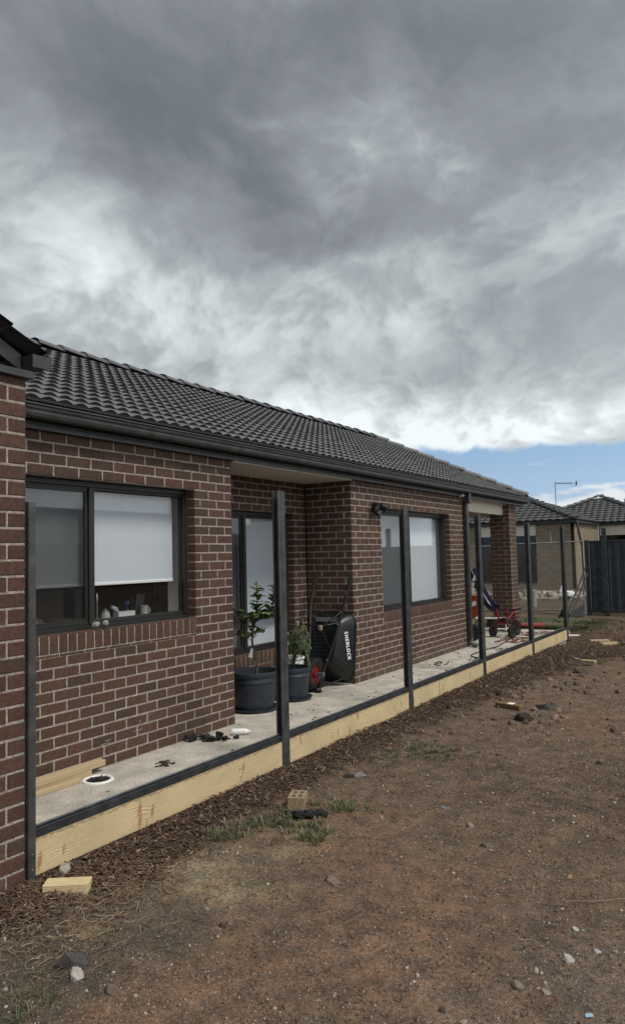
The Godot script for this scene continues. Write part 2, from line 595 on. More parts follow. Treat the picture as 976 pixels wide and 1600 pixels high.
# a wall with its face through o, running along u (= up x n) for len metres
func brick_wall(called: String, o: Vector3, nrm: Vector3, len: float, rows: int, par: int, at_end: bool, corner: bool, fill: bool, holes := [], depth := 0.11, mort := "mortar") -> Node3D:
	var u := Vector3.UP.cross(nrm)
	var top := rows * COURSE
	# core of mortar with the openings left out
	var us := [0.0, len]
	var ys := [0.0, top]
	for h in holes:
		us.append_array([h[0] - 0.005, h[1] + 0.005])
		ys.append_array([h[2] - 0.005, h[3] + 0.005])
	us.sort()
	ys.sort()
	var g := Geo.new()
	var x := Transform3D(Basis(u, Vector3.UP, nrm), o)
	for i in us.size() - 1:
		for j in ys.size() - 1:
			var cu: float = (us[i] + us[i + 1]) / 2
			var cy: float = (ys[j] + ys[j + 1]) / 2
			var open := false
			for h in holes:
				if cu > h[0] and cu < h[1] and cy > h[2] and cy < h[3]:
					open = true
			if not open and us[i + 1] - us[i] > 0.001 and ys[j + 1] - ys[j] > 0.001:
				var a: float = us[i] + (0.006 if i == 0 else 0.0)
				var b: float = us[i + 1] - (0.006 if i == us.size() - 2 else 0.0)
				g.box(Vector3(a, ys[j], -depth + 0.002), Vector3(b, ys[j + 1], -0.0035), 0, x)
	var wall := part(house, called, g, K[mort])
	for r in rows:
		var long := (r + par) % 2 == 0
		var s := 0.0 if long else 0.12
		if not long and not corner and not fill:
			s = -0.12
		var spans := []
		if not long and corner and fill:
			spans.append([0.0, 0.11])
		while s < len - 0.02:
			spans.append([maxf(s, 0.0), minf(s + 0.23, len)])
			s += 0.24
		var ym := (r + 0.5) * COURSE
		for sp in spans:
			var parts := [sp]
			for h in holes:
				if ym > h[2] and ym < h[3]:
					var nx := []
					var h0: float = h[0]
					var h1: float = h[1]
					if at_end:
						h0 = len - h[1]; h1 = len - h[0]
					for q in parts:
						if q[1] <= h0 or q[0] >= h1:
							nx.append(q)
						else:
							if h0 - q[0] > 0.035: nx.append([q[0], h0])
							if q[1] - h1 > 0.035: nx.append([h1, q[1]])
					parts = nx
			for q in parts:
				var w: float = q[1] - q[0]
				if w < 0.03:
					continue
				var m: float = (q[0] + q[1]) / 2
				if at_end:
					m = len - m
				var tone := brick_tone()
				if o.y + ym < 0.02:
					# dust and splash on the lowest courses
					tone = tone.lerp(Color(0.24, 0.19, 0.145), R.randf_range(0.05, 0.38) * clampf((0.04 - o.y - ym) / 0.18, 0.2, 1.0))
				put_brick(wall, o + u * m + Vector3.UP * (ym + 0.0) - nrm * 0.05, u, nrm, Vector3(w - 0.003, 0.0735, 0.1), tone)
	return wall

# bricks on edge under a window, and the thin course below them
func sill(wall: Node3D, o: Vector3, nrm: Vector3, len: float, y0: float, y1: float) -> void:
	var u := Vector3.UP.cross(nrm)
	var n := int(round(len / 0.0862))
	var st := len / n
	for i in n:
		put_brick(wall, o + u * (st * (i + 0.5)) + Vector3.UP * ((y0 + 0.024 + y1) / 2 - o.y) - nrm * 0.041, u, nrm, Vector3(st - 0.0115, y1 - y0 - 0.024, 0.09), brick_tone(), -0.03)
	var m := int(ceil(len / 0.24))
	for i in m:
		var a := 0.24 * i
		var b := minf(a + 0.23, len)
		if b - a > 0.03:
			put_brick(wall, o + u * ((a + b) / 2) + Vector3.UP * (y0 + 0.004 - o.y) - nrm * 0.05, u, nrm, Vector3(b - a, 0.017, 0.1), brick_tone())
	var g := Geo.new()
	g.box(Vector3(0, y0 - 0.012 - o.y, -0.1), Vector3(len, y1 - 0.008 - o.y, -0.002), 0, Transform3D(Basis(u, Vector3.UP, nrm), o))
	part(wall, "mortar_bed", g, K.mortar)

func lay_bricks() -> void:
	var order := []
	for i in bricks.size():
		var p: Vector3 = bricks[i][0].origin
		var d := p.distance_to(EYE)
		order.append([d if in_frame(p) and bricks[i][1].y > 0.03 else 1000.0 + d, i])
	order.sort_custom(func(a, b): return a[0] < b[0])
	var cache := {}
	var rest := Geo.new()
	for k in order.size():
		var b: Array = bricks[order[k][1]]
		var s: Vector3 = b[1]
		if k < 300 and order[k][0] < 1000.0:
			var tone := int(b[2].r * 400) % 7
			var key := "%.3f %.3f %.3f %d" % [s.x, s.y, s.z, tone]
			if not cache.has(key):
				var g := Geo.new()
				g.col = b[2]
				g.box(-s / 2, s / 2, 0.004)
				cache[key] = g.mesh()
			inst(b[3], "brick", cache[key], K.brick, b[0])
		else:
			rest.col = b[2]
			rest.box(-s / 2, s / 2, 0.004 if order[k][0] < 15.0 else 0.0, b[0])
	rest.col = Color.WHITE
	var o := part(house, "brick", rest, K.brick)
	o.set_meta("kind", "stuff")

# ---------------------------------------------------------------- windows in a wall that faces +x
func window(xf: float, z0: float, z1: float, y0: float, y1: float, mull: float, transom: float, blind_to: float) -> Node3D:
	var w := holder(house, "window", Vector3(xf, y0, (z0 + z1) / 2) - house.position)
	var g := Geo.new()
	var fw := 0.042
	var xb := xf - 0.085
	g.box(Vector3(xb, y1 - fw, z1), Vector3(xf, y1, z0), 0.003)
	g.box(Vector3(xb, y1 - fw * 1.5, z1 + fw), Vector3(xf - 0.02, y1 - fw, z0 - fw), 0.003)
	g.box(Vector3(xb, y0, z1), Vector3(xf + 0.012, y0 + fw * 0.8, z0), 0.003)
	g.box(Vector3(xb, y0 + fw * 0.8, z1 + fw), Vector3(xf - 0.02, y0 + fw * 1.5, z0 - fw), 0.003)
	g.box(Vector3(xb, y0 + fw, z0 - fw), Vector3(xf - 0.001, y1 - fw, z0), 0.003)
	g.box(Vector3(xb, y0 + fw, z1), Vector3(xf - 0.001, y1 - fw, z1 + fw), 0.003)
	part(w, "frame", g, K.frame)
	g = Geo.new()
	g.box(Vector3(xb + 0.004, y0 + fw, mull - 0.028), Vector3(xf - 0.006, y1 - fw, mull + 0.028), 0.003)
	part(w, "mullion", g, K.frame)
	if transom > 0:
		g = Geo.new()
		g.box(Vector3(xb + 0.008, transom - 0.03, z1 + fw), Vector3(xf - 0.01, transom + 0.03, mull - 0.028), 0.003)
		g.box(Vector3(xb + 0.008, transom - 0.03, mull + 0.028), Vector3(xf - 0.01, transom + 0.03, z0 - fw), 0.003)
		part(w, "transom", g, K.frame)
	var bays := [[z0 - fw, mull + 0.028, -0.030], [mull - 0.028, z1 + fw, -0.052]]
	for k in 2:
		var b: Array = bays[k]
		var xs: float = xf + b[2]
		# sash rails of the sliding bay
		g = Geo.new()
		var sw := 0.028 if k == 0 else 0.012
		g.box(Vector3(xs - 0.02, y0 + 0.058, b[1]), Vector3(xs + 0.006, y0 + 0.058 + sw, b[0]), 0.002)
		g.box(Vector3(xs - 0.02, y1 - 0.058 - sw, b[1]), Vector3(xs + 0.006, y1 - 0.058, b[0]), 0.002)
		g.box(Vector3(xs - 0.02, y0 + 0.058 + sw, b[0] - sw), Vector3(xs + 0.006, y1 - 0.058 - sw, b[0]), 0.002)
		g.box(Vector3(xs - 0.02, y0 + 0.058 + sw, b[1]), Vector3(xs + 0.006, y1 - 0.058 - sw, b[1] + sw), 0.002)
		part(w, "sash", g, K.frame)
		g = Geo.new()
		var xg := xs - 0.006
		g.quad(Vector3(xg, y0 + 0.058, b[0]), Vector3(xg, y0 + 0.058, b[1]), Vector3(xg, y1 - 0.058, b[1]), Vector3(xg, y1 - 0.058, b[0]))
		part(w, "pane", g, K.glass)
		g = Geo.new()
		var xi := xg - 0.012
		g.quad(Vector3(xi, y0 + 0.058, b[0]), Vector3(xi, y0 + 0.058, b[1]), Vector3(xi, y1 - 0.058, b[1]), Vector3(xi, y1 - 0.058, b[0]))
		part(w, "inner_pane", g, K.glass)
		if k == 0:
			g = Geo.new()
			xg = xs - 0.026
			g.quad(Vector3(xg, y0 + 0.058, b[0]), Vector3(xg, y0 + 0.058, b[1]), Vector3(xg, y1 - 0.058, b[1]), Vector3(xg, y1 - 0.058, b[0]))
			part(w, "flyscreen", g, K.flyscreen)
	# roller blind with its bottom bar
	g = Geo.new()
	var xr := xb - 0.04
	var zs := [z0 - 0.05, z1 + 0.075]
	var yy := blind_to
	while yy < y1 - 0.012:
		var yt := minf(yy + 0.026, y1 - 0.01)
		var ym := (yy + yt) / 2
		g.quad(Vector3(xr, yy, zs[0]), Vector3(xr, yy, zs[1]), Vector3(xr + 0.0005, ym, zs[1]), Vector3(xr + 0.0005, ym, zs[0]))
		g.quad(Vector3(xr + 0.0005, ym, zs[0]), Vector3(xr + 0.0005, ym, zs[1]), Vector3(xr, yt, zs[1]), Vector3(xr, yt, zs[0]))
		yy = yt
	part(w, "blind", g, K.blind)
	g = Geo.new()
	g.box(Vector3(xr - 0.008, blind_to - 0.022, zs[1]), Vector3(xr + 0.008, blind_to + 0.004, zs[0]), 0.004)
	part(w, "blind_rail", g, K.blind_rail)
	# plaster reveals inside
	g = Geo.new()
	for zz in [[z1 - 0.02, z1], [z0, z0 + 0.02]]:
		g.box(Vector3(xf - 0.26, y0, zz[0]), Vector3(xb - 0.002, y1, zz[1]))
	g.box(Vector3(xf - 0.26, y1, z1 - 0.02), Vector3(xb - 0.002, y1 + 0.02, z0 + 0.02))
	g.box(Vector3(xf - 0.26, y0 - 0.02, z1 - 0.02), Vector3(xb - 0.002, y0 + 0.004, z0 + 0.02))
	part(w, "reveal", g, K.plaster)
	return w

# ---------------------------------------------------------------- roofs
# one concrete tile with two rolls: across 0.30 along x, running up the slope along -z, lying on y = 0
func roof_tile(gauge: float, wide := 0.30, rolls := 2, roll := 0.026) -> Geo:
	var g := Geo.new()
	var n := 5 * rolls
	var prof := []
	for i in n + 1:
		var s := float(i) / n
		var ph := fposmod(s * rolls, 1.0)
		var h := roll * pow(maxf(0.0, sin(PI * clampf((ph - 0.08) / 0.84, 0, 1))), 0.75)
		prof.append(Vector2(s * (wide - 0.002), h))
	var back := -gauge - 0.05
	for i in n:
		var p: Vector2 = prof[i]
		var q: Vector2 = prof[i + 1]
		var p0: Vector2 = prof[maxi(i - 1, 0)]
		var q1: Vector2 = prof[mini(i + 2, n)]
		var na := Vector2(-(q.y - p0.y), q.x - p0.x).normalized()
		var nb := Vector2(-(q1.y - p.y), q1.x - p.x).normalized()
		var yf := 0.026
		var A := Vector3(p.x, p.y + yf, 0)
		var B := Vector3(q.x, q.y + yf, 0)
		var C := Vector3(q.x, q.y * 0.5 + 0.003, back)
		var D := Vector3(p.x, p.y * 0.5 + 0.003, back)
		g.col = Color.WHITE
		g.quad_n(A, B, C, D, Vector3(na.x, na.y, 0), Vector3(nb.x, nb.y, 0), Vector3(nb.x, nb.y, 0), Vector3(na.x, na.y, 0))
		# the nose of the tile, coloured darker above its lower band
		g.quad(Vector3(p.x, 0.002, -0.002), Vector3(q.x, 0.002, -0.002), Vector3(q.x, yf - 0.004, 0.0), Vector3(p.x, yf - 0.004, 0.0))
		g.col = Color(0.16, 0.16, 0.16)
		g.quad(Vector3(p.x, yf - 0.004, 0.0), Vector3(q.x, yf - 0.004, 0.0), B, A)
	g.col = Color.WHITE
	return g

func ridge_cap(len: float, w := 0.14, h := 0.085) -> Geo:
	var g := Geo.new()
	var pr := []
	for i in 9:
		var a := PI * i / 8.0
		pr.append(Vector2(cos(a) * w, sin(a) * h))
	for i in 8:
		var p: Vector2 = pr[i]
		var q: Vector2 = pr[i + 1]
		g.quad_n(Vector3(p.x, p.y + 0.024, 0), Vector3(p.x * 0.92, p.y * 0.9, -len), Vector3(q.x * 0.92, q.y * 0.9, -len), Vector3(q.x, q.y + 0.024, 0),
			Vector3(p.x * h, p.y * w, 0).normalized(), Vector3(p.x * h, p.y * w, 0).normalized(), Vector3(q.x * h, q.y * w, 0).normalized(), Vector3(q.x * h, q.y * w, 0).normalized())
		g.tri(Vector3(0, 0, 0), Vector3(p.x, p.y + 0.024, 0), Vector3(q.x, q.y + 0.024, 0))
		g.quad(Vector3(p.x * 0.0, 0, 0), Vector3(q.x, q.y + 0.024, 0), Vector3(p.x, p.y + 0.024, 0), Vector3(0, 0, 0))
	return g

func lay_caps(parent: Node, a: Vector3, b: Vector3, cap: Mesh, step: float, mat: Material) -> void:
	# laid from the high or far end; every cap lies along a -> b
	var d := (b - a).normalized()
	var n := int(ceil(a.distance_to(b) / step))
	var side := d.cross(Vector3.UP).normalized()
	var up := side.cross(d)
	for i in n:
		var bb := Basis(side, up, -d)
		bb = bb * Basis(Vector3.UP, R.randf_range(-0.015, 0.015))
		inst(parent, "ridge_cap", cap, mat, Transform3D(bb, a + d * step * i + Vector3.UP * R.randf_range(-0.004, 0.006)))

func tile_tone() -> Color:
	var k := R.randf_range(0.90, 1.10)
	return Color(0.195 * k, 0.198 * k, 0.204 * k)

func build_house() -> void:
	house = thing("brick_house", Vector3(XW, SLAB, -5.0), "single storey dark brown brick house with charcoal tiled roof and porch at far end", "house")
	R.seed = 11
	# the near return of the house, in the plane of the fence
	var y0 := -0.0526 - 3 * COURSE
	brick_wall("wall", Vector3(-0.02, y0, 1.80), Vector3.RIGHT, 1.80, 33, 0, true, true, true)
	# window wall
	var wa := brick_wall("wall", Vector3(XW, SLAB, 0.0), Vector3.RIGHT, 3.26, 31, 1, true, true, true, [[0.20, 2.70, 11 * COURSE, 27 * COURSE]])
	sill(wa, Vector3(XW, SLAB, -0.20), Vector3.RIGHT, 2.50, SLAB + 11 * COURSE, SLAB + 13 * COURSE - 0.008)
	# recess
	var wr := brick_wall("wall", Vector3(-1.937, SLAB, -3.0), Vector3.RIGHT, 2.727, 31, 0, true, false, false, [[0.40, 2.42, 4 * COURSE, 26 * COURSE]])
	sill(wr, Vector3(-1.937, SLAB, -3.40), Vector3.RIGHT, 2.02, SLAB + 4 * COURSE, SLAB + 6 * COURSE - 0.008)
	# the side of the projecting bay, facing the viewer, and its long face
	brick_wall("wall", Vector3(-1.93, SLAB, -5.727), Vector3.BACK, 0.71, 31, 0, true, true, false, [], 0.1)
	var wb := brick_wall("wall", Vector3(XW, SLAB, -5.727), Vector3.RIGHT, 4.34, 31, 1, false, true, false, [[0.85, 3.385, 8 * COURSE, 27 * COURSE]])
	sill(wb, Vector3(XW, SLAB, -5.727 - 0.85), Vector3.RIGHT, 2.535, SLAB + 8 * COURSE, SLAB + 10 * COURSE - 0.008)
	# the end of the bay, seen only from the porch, and the back of the porch
	brick_wall("wall", Vector3(XW - 0.115, SLAB, -10.067), Vector3.FORWARD, 3.0, 31, 0, false, false, false)
	# pillar of the porch
	brick_wall("pillar", Vector3(-1.635, SLAB - 0.03, -12.436), Vector3.BACK, 0.415, 32, 0, true, true, false, [], 0.1)
	brick_wall("pillar", Vector3(XW, SLAB - 0.03, -12.436), Vector3.RIGHT, 0.47, 32, 1, false, true, false, [], 0.1)
	brick_wall("pillar", Vector3(XW - 0.115, SLAB - 0.03, -12.906), Vector3.FORWARD, 0.30, 32, 1, false, false, false, [], 0.1)
	brick_wall("pillar", Vector3(-1.635, SLAB - 0.03, -12.79), Vector3.LEFT, 0.24, 32, 1, false, false, false, [], 0.1)
	lay_bricks()
	# dried mortar smears low on the window wall
	var sm := Geo.new()
	R.seed = 17
	for q in [[-1.92, 0.07, 0.10, 9], [-1.62, 0.01, 0.05, 5], [-2.02, 0.10, 0.05, 4]]:
		for i in q[3]:
			var p0 := Vector3(XW + 0.0025, q[1] + R.randf_range(-1, 1) * q[2] * 0.5, q[0] + R.randf_range(-1, 1) * q[2])
			var p1 := p0 + Vector3(0, R.randf_range(-0.03, 0.04), R.randf_range(-0.04, 0.04))
			var p2 := p1 + Vector3(0, R.randf_range(-0.03, 0.03), R.randf_range(-0.03, 0.03))
			sm.tube([p0, p1, p2], R.randf_range(0.0012, 0.003), 4)
	part(wa, "mortar_smear", sm, K.mortar)
	# open joints
	for q in [[-2.545, 2.314], [-1.585, 2.314], [-2.785, -0.094], [-7.882, 2.314]]:
		sm = Geo.new()
		sm.box(Vector3(XW - 0.01, q[1], q[0] - 0.005), Vector3(XW - 0.001, q[1] + 0.074, q[0] + 0.005))
		part(wa if q[0] > -3.3 else wb, "weep_hole", sm, K.black)
	# footing under the near corner
	var g := Geo.new()
	g.box(Vector3(-1.2, -0.55, 0.012), Vector3(0.03, -0.235, 1.8), 0.012)
	part(house, "footing", g, K.mortar)
	# shell of the rooms behind the windows
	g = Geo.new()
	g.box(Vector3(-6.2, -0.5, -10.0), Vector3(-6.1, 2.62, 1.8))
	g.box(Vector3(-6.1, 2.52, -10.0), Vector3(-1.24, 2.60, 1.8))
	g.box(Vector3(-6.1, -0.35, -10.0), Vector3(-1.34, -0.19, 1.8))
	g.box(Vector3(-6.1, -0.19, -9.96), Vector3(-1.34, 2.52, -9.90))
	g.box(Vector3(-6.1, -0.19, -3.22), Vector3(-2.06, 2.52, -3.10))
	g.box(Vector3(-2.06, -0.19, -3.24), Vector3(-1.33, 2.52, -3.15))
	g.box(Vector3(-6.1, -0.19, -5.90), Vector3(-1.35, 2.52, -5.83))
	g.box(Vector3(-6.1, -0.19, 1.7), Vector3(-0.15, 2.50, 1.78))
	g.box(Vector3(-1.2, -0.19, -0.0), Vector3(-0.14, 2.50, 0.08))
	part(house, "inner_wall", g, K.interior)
	# kitchen bench behind the first window
	g = Geo.new()
	g.box(Vector3(-2.0, 0.93, -3.0), Vector3(-1.57, 0.955, 0.0), 0.004)
	part(house, "bench_top", g, K.interior)
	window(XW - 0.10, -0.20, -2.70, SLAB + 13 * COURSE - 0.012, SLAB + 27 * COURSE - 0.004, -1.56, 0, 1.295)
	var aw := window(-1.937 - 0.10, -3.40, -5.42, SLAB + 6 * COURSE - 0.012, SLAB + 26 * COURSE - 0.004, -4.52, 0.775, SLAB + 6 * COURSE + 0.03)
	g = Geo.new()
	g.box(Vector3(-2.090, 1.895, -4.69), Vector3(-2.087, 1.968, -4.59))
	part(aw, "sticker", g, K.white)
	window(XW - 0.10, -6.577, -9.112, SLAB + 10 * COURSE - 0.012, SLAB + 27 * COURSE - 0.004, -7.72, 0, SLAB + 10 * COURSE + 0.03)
	build_roof()
	# fascia with its stepped lower trim, along the whole eave
	g = Geo.new()
	g.box(Vector3(-1.205, 2.535, -13.36), Vector3(-1.18, 2.66, 0.3))
	part(house, "fascia", g, K.dark_metal)
	g = Geo.new()
	var tr := [Vector2(-1.23, 2.478), Vector2(-1.172, 2.478), Vector2(-1.172, 2.496), Vector2(-1.182, 2.500), Vector2(-1.182, 2.514), Vector2(-1.168, 2.518), Vector2(-1.168, 2.530), Vector2(-1.180, 2.540), Vector2(-1.23, 2.540)]
	g.extrude(tr, Vector3(0, 0, -13.35), Vector3(0, 0, 0.3), Vector3.RIGHT, Vector3.UP)
	part(house, "eave_trim", g, K.dark_metal)
	# gutter
	g = Geo.new()
	var gp := [Vector2(-1.178, 2.612), Vector2(-1.178, 2.548), Vector2(-1.085, 2.540), Vector2(-1.066, 2.552), Vector2(-1.060, 2.575), Vector2(-1.062, 2.598), Vector2(-1.050, 2.606), Vector2(-1.048, 2.618), Vector2(-1.058, 2.624),
		Vector2(-1.068, 2.618), Vector2(-1.068, 2.562), Vector2(-1.088, 2.548), Vector2(-1.170, 2.556), Vector2(-1.170, 2.612)]
	g.extrude(gp, Vector3(0, 0, -13.42), Vector3(0, 0, 0.2), Vector3.RIGHT, Vector3.UP)
	g.box(Vector3(-1.172, 2.545, -13.42), Vector3(-1.064, 2.612, -13.415))
	part(house, "gutter", g, K.dark_metal)
	# end of the eave beyond the porch
	g = Geo.new()
	g.box(Vector3(-6.2, 2.535, -13.385), Vector3(-1.18, 2.66, -13.36))
	g.box(Vector3(-6.2, 2.545, -13.50), Vector3(-1.064, 2.612, -13.424))
	part(house, "fascia", g, K.dark_metal)
	# soffits
	g = Geo.new()
	g.box(Vector3(-1.935, 2.466, -5.722), Vector3(-1.19, 2.476, -3.263))
	part(house, "soffit", g, K.soffit)
	g = Geo.new()
	g.box(Vector3(-5.0, 2.475, -13.36), Vector3(-1.24, 2.485, -10.07))
	part(house, "porch_ceiling", g, K.soffit)
	g = Geo.new()
	g.box(Vector3(-1.44, 2.255, -12.434), Vector3(-1.35, 2.474, -10.072), 0.004)
	g.box(Vector3(-5.0, 2.255, -12.80), Vector3(-1.637, 2.474, -12.70), 0.004)
	part(house, "porch_beam", g, K.cream_board)
	# downpipe at the far corner of the bay
	var dp := Geo.new()
	var zc := -9.80
	dp.box(Vector3(-1.21, -0.06, zc - 0.05), Vector3(-1.14, 2.40, zc + 0.05), 0.008)
	var d := part(house, "downpipe", dp, K.dark_metal)
	dp = Geo.new()
	dp.box(Vector3(-1.165, 2.36, zc - 0.05), Vector3(-1.085, 2.56, zc + 0.05), 0.008)
	part(d, "offset_box", dp, K.dark_metal)
	dp = Geo.new()
	dp.tube([Vector3(-1.172, -0.02, zc), Vector3(-1.170, -0.09, zc), Vector3(-1.14, -0.125, zc), Vector3(-1.05, -0.155, zc)], 0.046, 12)
	part(d, "elbow", dp, K.steel_gray)
	for yy in [0.5, 1.6]:
		dp = Geo.new()
		dp.box(Vector3(-1.219, yy, zc - 0.062), Vector3(-1.136, yy + 0.03, zc + 0.062), 0.002)
		part(d, "bracket", dp, K.dark_metal)
	# capping and gable of the near return
	g = Geo.new()
	g.box(Vector3(-1.2, 2.492, -0.03), Vector3(0.012, 2.535, 1.8), 0.004)
	part(house, "capping", g, K.dark_metal)
	var gb := Geo.new()
	var sl := tan(deg_to_rad(27.0))
	gb.extrude([Vector2(0.05, 2.575), Vector2(-1.8, 2.575 + 1.75 * sl), Vector2(-1.8, 2.69 + 1.75 * sl), Vector2(0.05, 2.665)], Vector3(-0.17, 0, 0), Vector3(-0.14, 0, 0), Vector3.FORWARD, Vector3.UP)
	part(house, "barge_board", gb, K.dark_metal)
	gb = Geo.new()
	gb.extrude([Vector2(-0.04, 2.537), Vector2(-1.8, 2.537), Vector2(-1.8, 2.60 + 1.75 * sl), Vector2(-0.04, 2.60)], Vector3(-1.2, 0, 0), Vector3(-0.18, 0, 0), Vector3.FORWARD, Vector3.UP)
	part(house, "gable_wall", gb, K.black)
	gb = Geo.new()
	var bp := [Vector2(0.0, 0.0), Vector2(0.012, -0.05), Vector2(0.035, -0.072), Vector2(0.13, -0.072), Vector2(0.13, 0.0), Vector2(0.122, 0.0), Vector2(0.122, -0.064), Vector2(0.038, -0.064), Vector2(0.02, -0.046), Vector2(0.008, 0.0)]
	bp.reverse()
	gb.extrude(bp, Vector3(-0.045, 2.655, -0.19), Vector3(-1.0, 2.655, -0.19), Vector3.BACK, Vector3.UP)
	gb.box(Vector3(-0.052, 2.585, -0.186), Vector3(-0.046, 2.655, -0.062))
	part(house, "gutter", gb, K.dark_metal)
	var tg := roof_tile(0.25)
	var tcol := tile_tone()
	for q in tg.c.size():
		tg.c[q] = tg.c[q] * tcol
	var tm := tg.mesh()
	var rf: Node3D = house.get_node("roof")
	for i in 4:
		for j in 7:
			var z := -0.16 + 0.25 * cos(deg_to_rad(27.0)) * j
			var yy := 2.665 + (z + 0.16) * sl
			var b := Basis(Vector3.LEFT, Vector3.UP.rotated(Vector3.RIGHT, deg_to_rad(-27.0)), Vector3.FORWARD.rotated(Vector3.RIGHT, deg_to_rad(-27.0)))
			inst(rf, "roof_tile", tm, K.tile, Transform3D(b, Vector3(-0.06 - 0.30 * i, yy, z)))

func build_roof() -> void:
	var pitch := deg_to_rad(26.0)
	var xe := -1.10
	var ye := 2.650
	var run := 3.12
	var xr := xe - run
	var yr := ye + run * tan(pitch)
	var zend := -13.50
	var zrid := -12.15
	var g := Geo.new()
	# boarding under the tiles: two long slopes and the hip end
	var e0 := Vector3(xe + 0.02, ye - 0.02, 0.9)
	var e1 := Vector3(xe + 0.02, ye - 0.02, zend)
	var r0 := Vector3(xr, yr - 0.02, 0.9)
	var r1 := Vector3(xr, yr - 0.02, zrid)
	var f0 := Vector3(xr - run, ye - 0.02, 0.9)
	var f1 := Vector3(xr - run, ye - 0.02, zend)
	g.quad(e0, e1, r1, r0)
	g.quad(f1, f0, r0, r1)
	g.tri(e1, f1, r1)
	g.quad(f0, f1, e1, e0)
	g.tri(f0, e0, r0)
	var roof := part(house, "roof", g, K.black)
	g = Geo.new()
	g.box(Vector3(xe + 0.012, ye - 0.012, zend - 0.02), Vector3(xe + 0.034, ye + 0.001, 0.9), 0.003)
	part(roof, "eave_strip", g, K.post_metal)
	var gauge := 0.206
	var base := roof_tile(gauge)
	var rec := []
	var slope := run / cos(pitch)
	var rows := int(floor(slope / gauge))
	var upv := Vector3(-cos(pitch), sin(pitch), 0)
	var nv := Vector3(sin(pitch), cos(pitch), 0)
	# tile axes: across runs along -z, up the slope is -(tile z)
	for j in rows:
		var dsl := gauge * j + (slope - gauge * rows) * 0.3
		var zlim := zend + (zrid - zend) * (dsl + gauge * 0.5) / slope
		for i in 60:
			var z := 0.6 - 0.30 * i
			if z - 0.15 < zlim - 0.10:
				continue
			var p := Vector3(xe + 0.03, ye, z) + upv * dsl
			var b := Basis(Vector3.FORWARD, nv, -upv)
			b = b * Basis(Vector3.BACK, R.randf_range(-0.01, 0.01)) * Basis(Vector3.RIGHT, R.randf_range(-0.008, 0.008))
			rec.append([Transform3D(b, p + nv * R.randf_range(0.0, 0.003)), p.distance_to(EYE) if in_frame(p) and z < -0.4 else 900.0])
	rec.sort_custom(func(a, b): return a[1] < b[1])
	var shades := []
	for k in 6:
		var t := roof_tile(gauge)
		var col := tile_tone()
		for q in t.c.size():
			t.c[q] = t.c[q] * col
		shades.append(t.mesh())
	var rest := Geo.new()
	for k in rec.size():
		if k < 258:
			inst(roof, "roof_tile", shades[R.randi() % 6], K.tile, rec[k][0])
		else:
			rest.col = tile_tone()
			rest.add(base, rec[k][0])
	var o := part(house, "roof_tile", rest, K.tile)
	o.set_meta("kind", "stuff")
	var cg := ridge_cap(0.40)
	cg.col = tile_tone()
	for q in cg.c.size():
		cg.c[q] = cg.col
	var cap := cg.mesh()
	lay_caps(roof, Vector3(xr, yr + 0.002, 0.6), Vector3(xr, yr + 0.002, zrid - 0.1), cap, 0.37, K.tile)
	lay_caps(roof, Vector3(xe - 0.02, ye + 0.035, zend + 0.03), Vector3(xr, yr + 0.012, zrid), cap, 0.37, K.tile)

# ---------------------------------------------------------------- ground
var gn1: FastNoiseLite
var gn2: FastNoiseLite
var gn3: FastNoiseLite

func mulch_edge(z: float) -> float:
	# how far out the bark mulch lies along the boards
	var pts := [[1.0, 0.15], [0.3, 0.30], [-0.4, 0.46], [-1.2, 0.40], [-2.0, 0.40], [-3.0, 0.34], [-4.8, 0.40], [-6.6, 0.52], [-9.0, 0.85], [-11.0, 1.5], [-14.0, 2.2], [-20.0, 2.5]]
	for i in pts.size() - 1:
		if z <= pts[i][0] and z >= pts[i + 1][0]:
			var k: float = (pts[i][0] - z) / (pts[i][0] - pts[i + 1][0])
			return lerpf(pts[i][1], pts[i + 1][1], k)
	return 0.0

func mulch(x: float, z: float) -> float:
	if x < -0.1 or z > 0.9 or z < -15.5:
		return 0.0
	var e := mulch_edge(z) + 0.16 * gn2.get_noise_2d(x * 1.3, z * 1.3)
	var w := 0.10 + 0.02 * absf(z)
	var fade := 1.0 if z > -9.0 else clampf(1.0 - (-9.0 - z) / 6.0, 0.25, 1.0)
	return (1.0 - smoothstep(e - w, e + w, x)) * fade

func ground_y(x: float, z: float) -> float:
	var y := -0.245
	y += 0.035 * (1.0 - smoothstep(0.0, 0.5, x))
	y += smoothstep(-12.5, -26.0, z) * 0.19
	y -= 0.05 * smoothstep(-9.0, -12.0, z) * (1.0 - smoothstep(-12.0, -15.0, z))
	var far := clampf((-z - 9.0) / 20.0, 0, 1)
	y += 0.020 * gn1.get_noise_2d(x, z) * (1.0 + far)
	y += 0.011 * gn2.get_noise_2d(x, z)
	y += 0.006 * gn3.get_noise_2d(x, z)
	y += 0.012 * mulch(x, z)
	if x < 0.02 and z > -12.15:
		y = minf(y, -0.205)
		y -= 0.2 * smoothstep(0.02, -0.06, x)
	if x < -0.26 and z > -13.1:
		y = -0.42
	return y

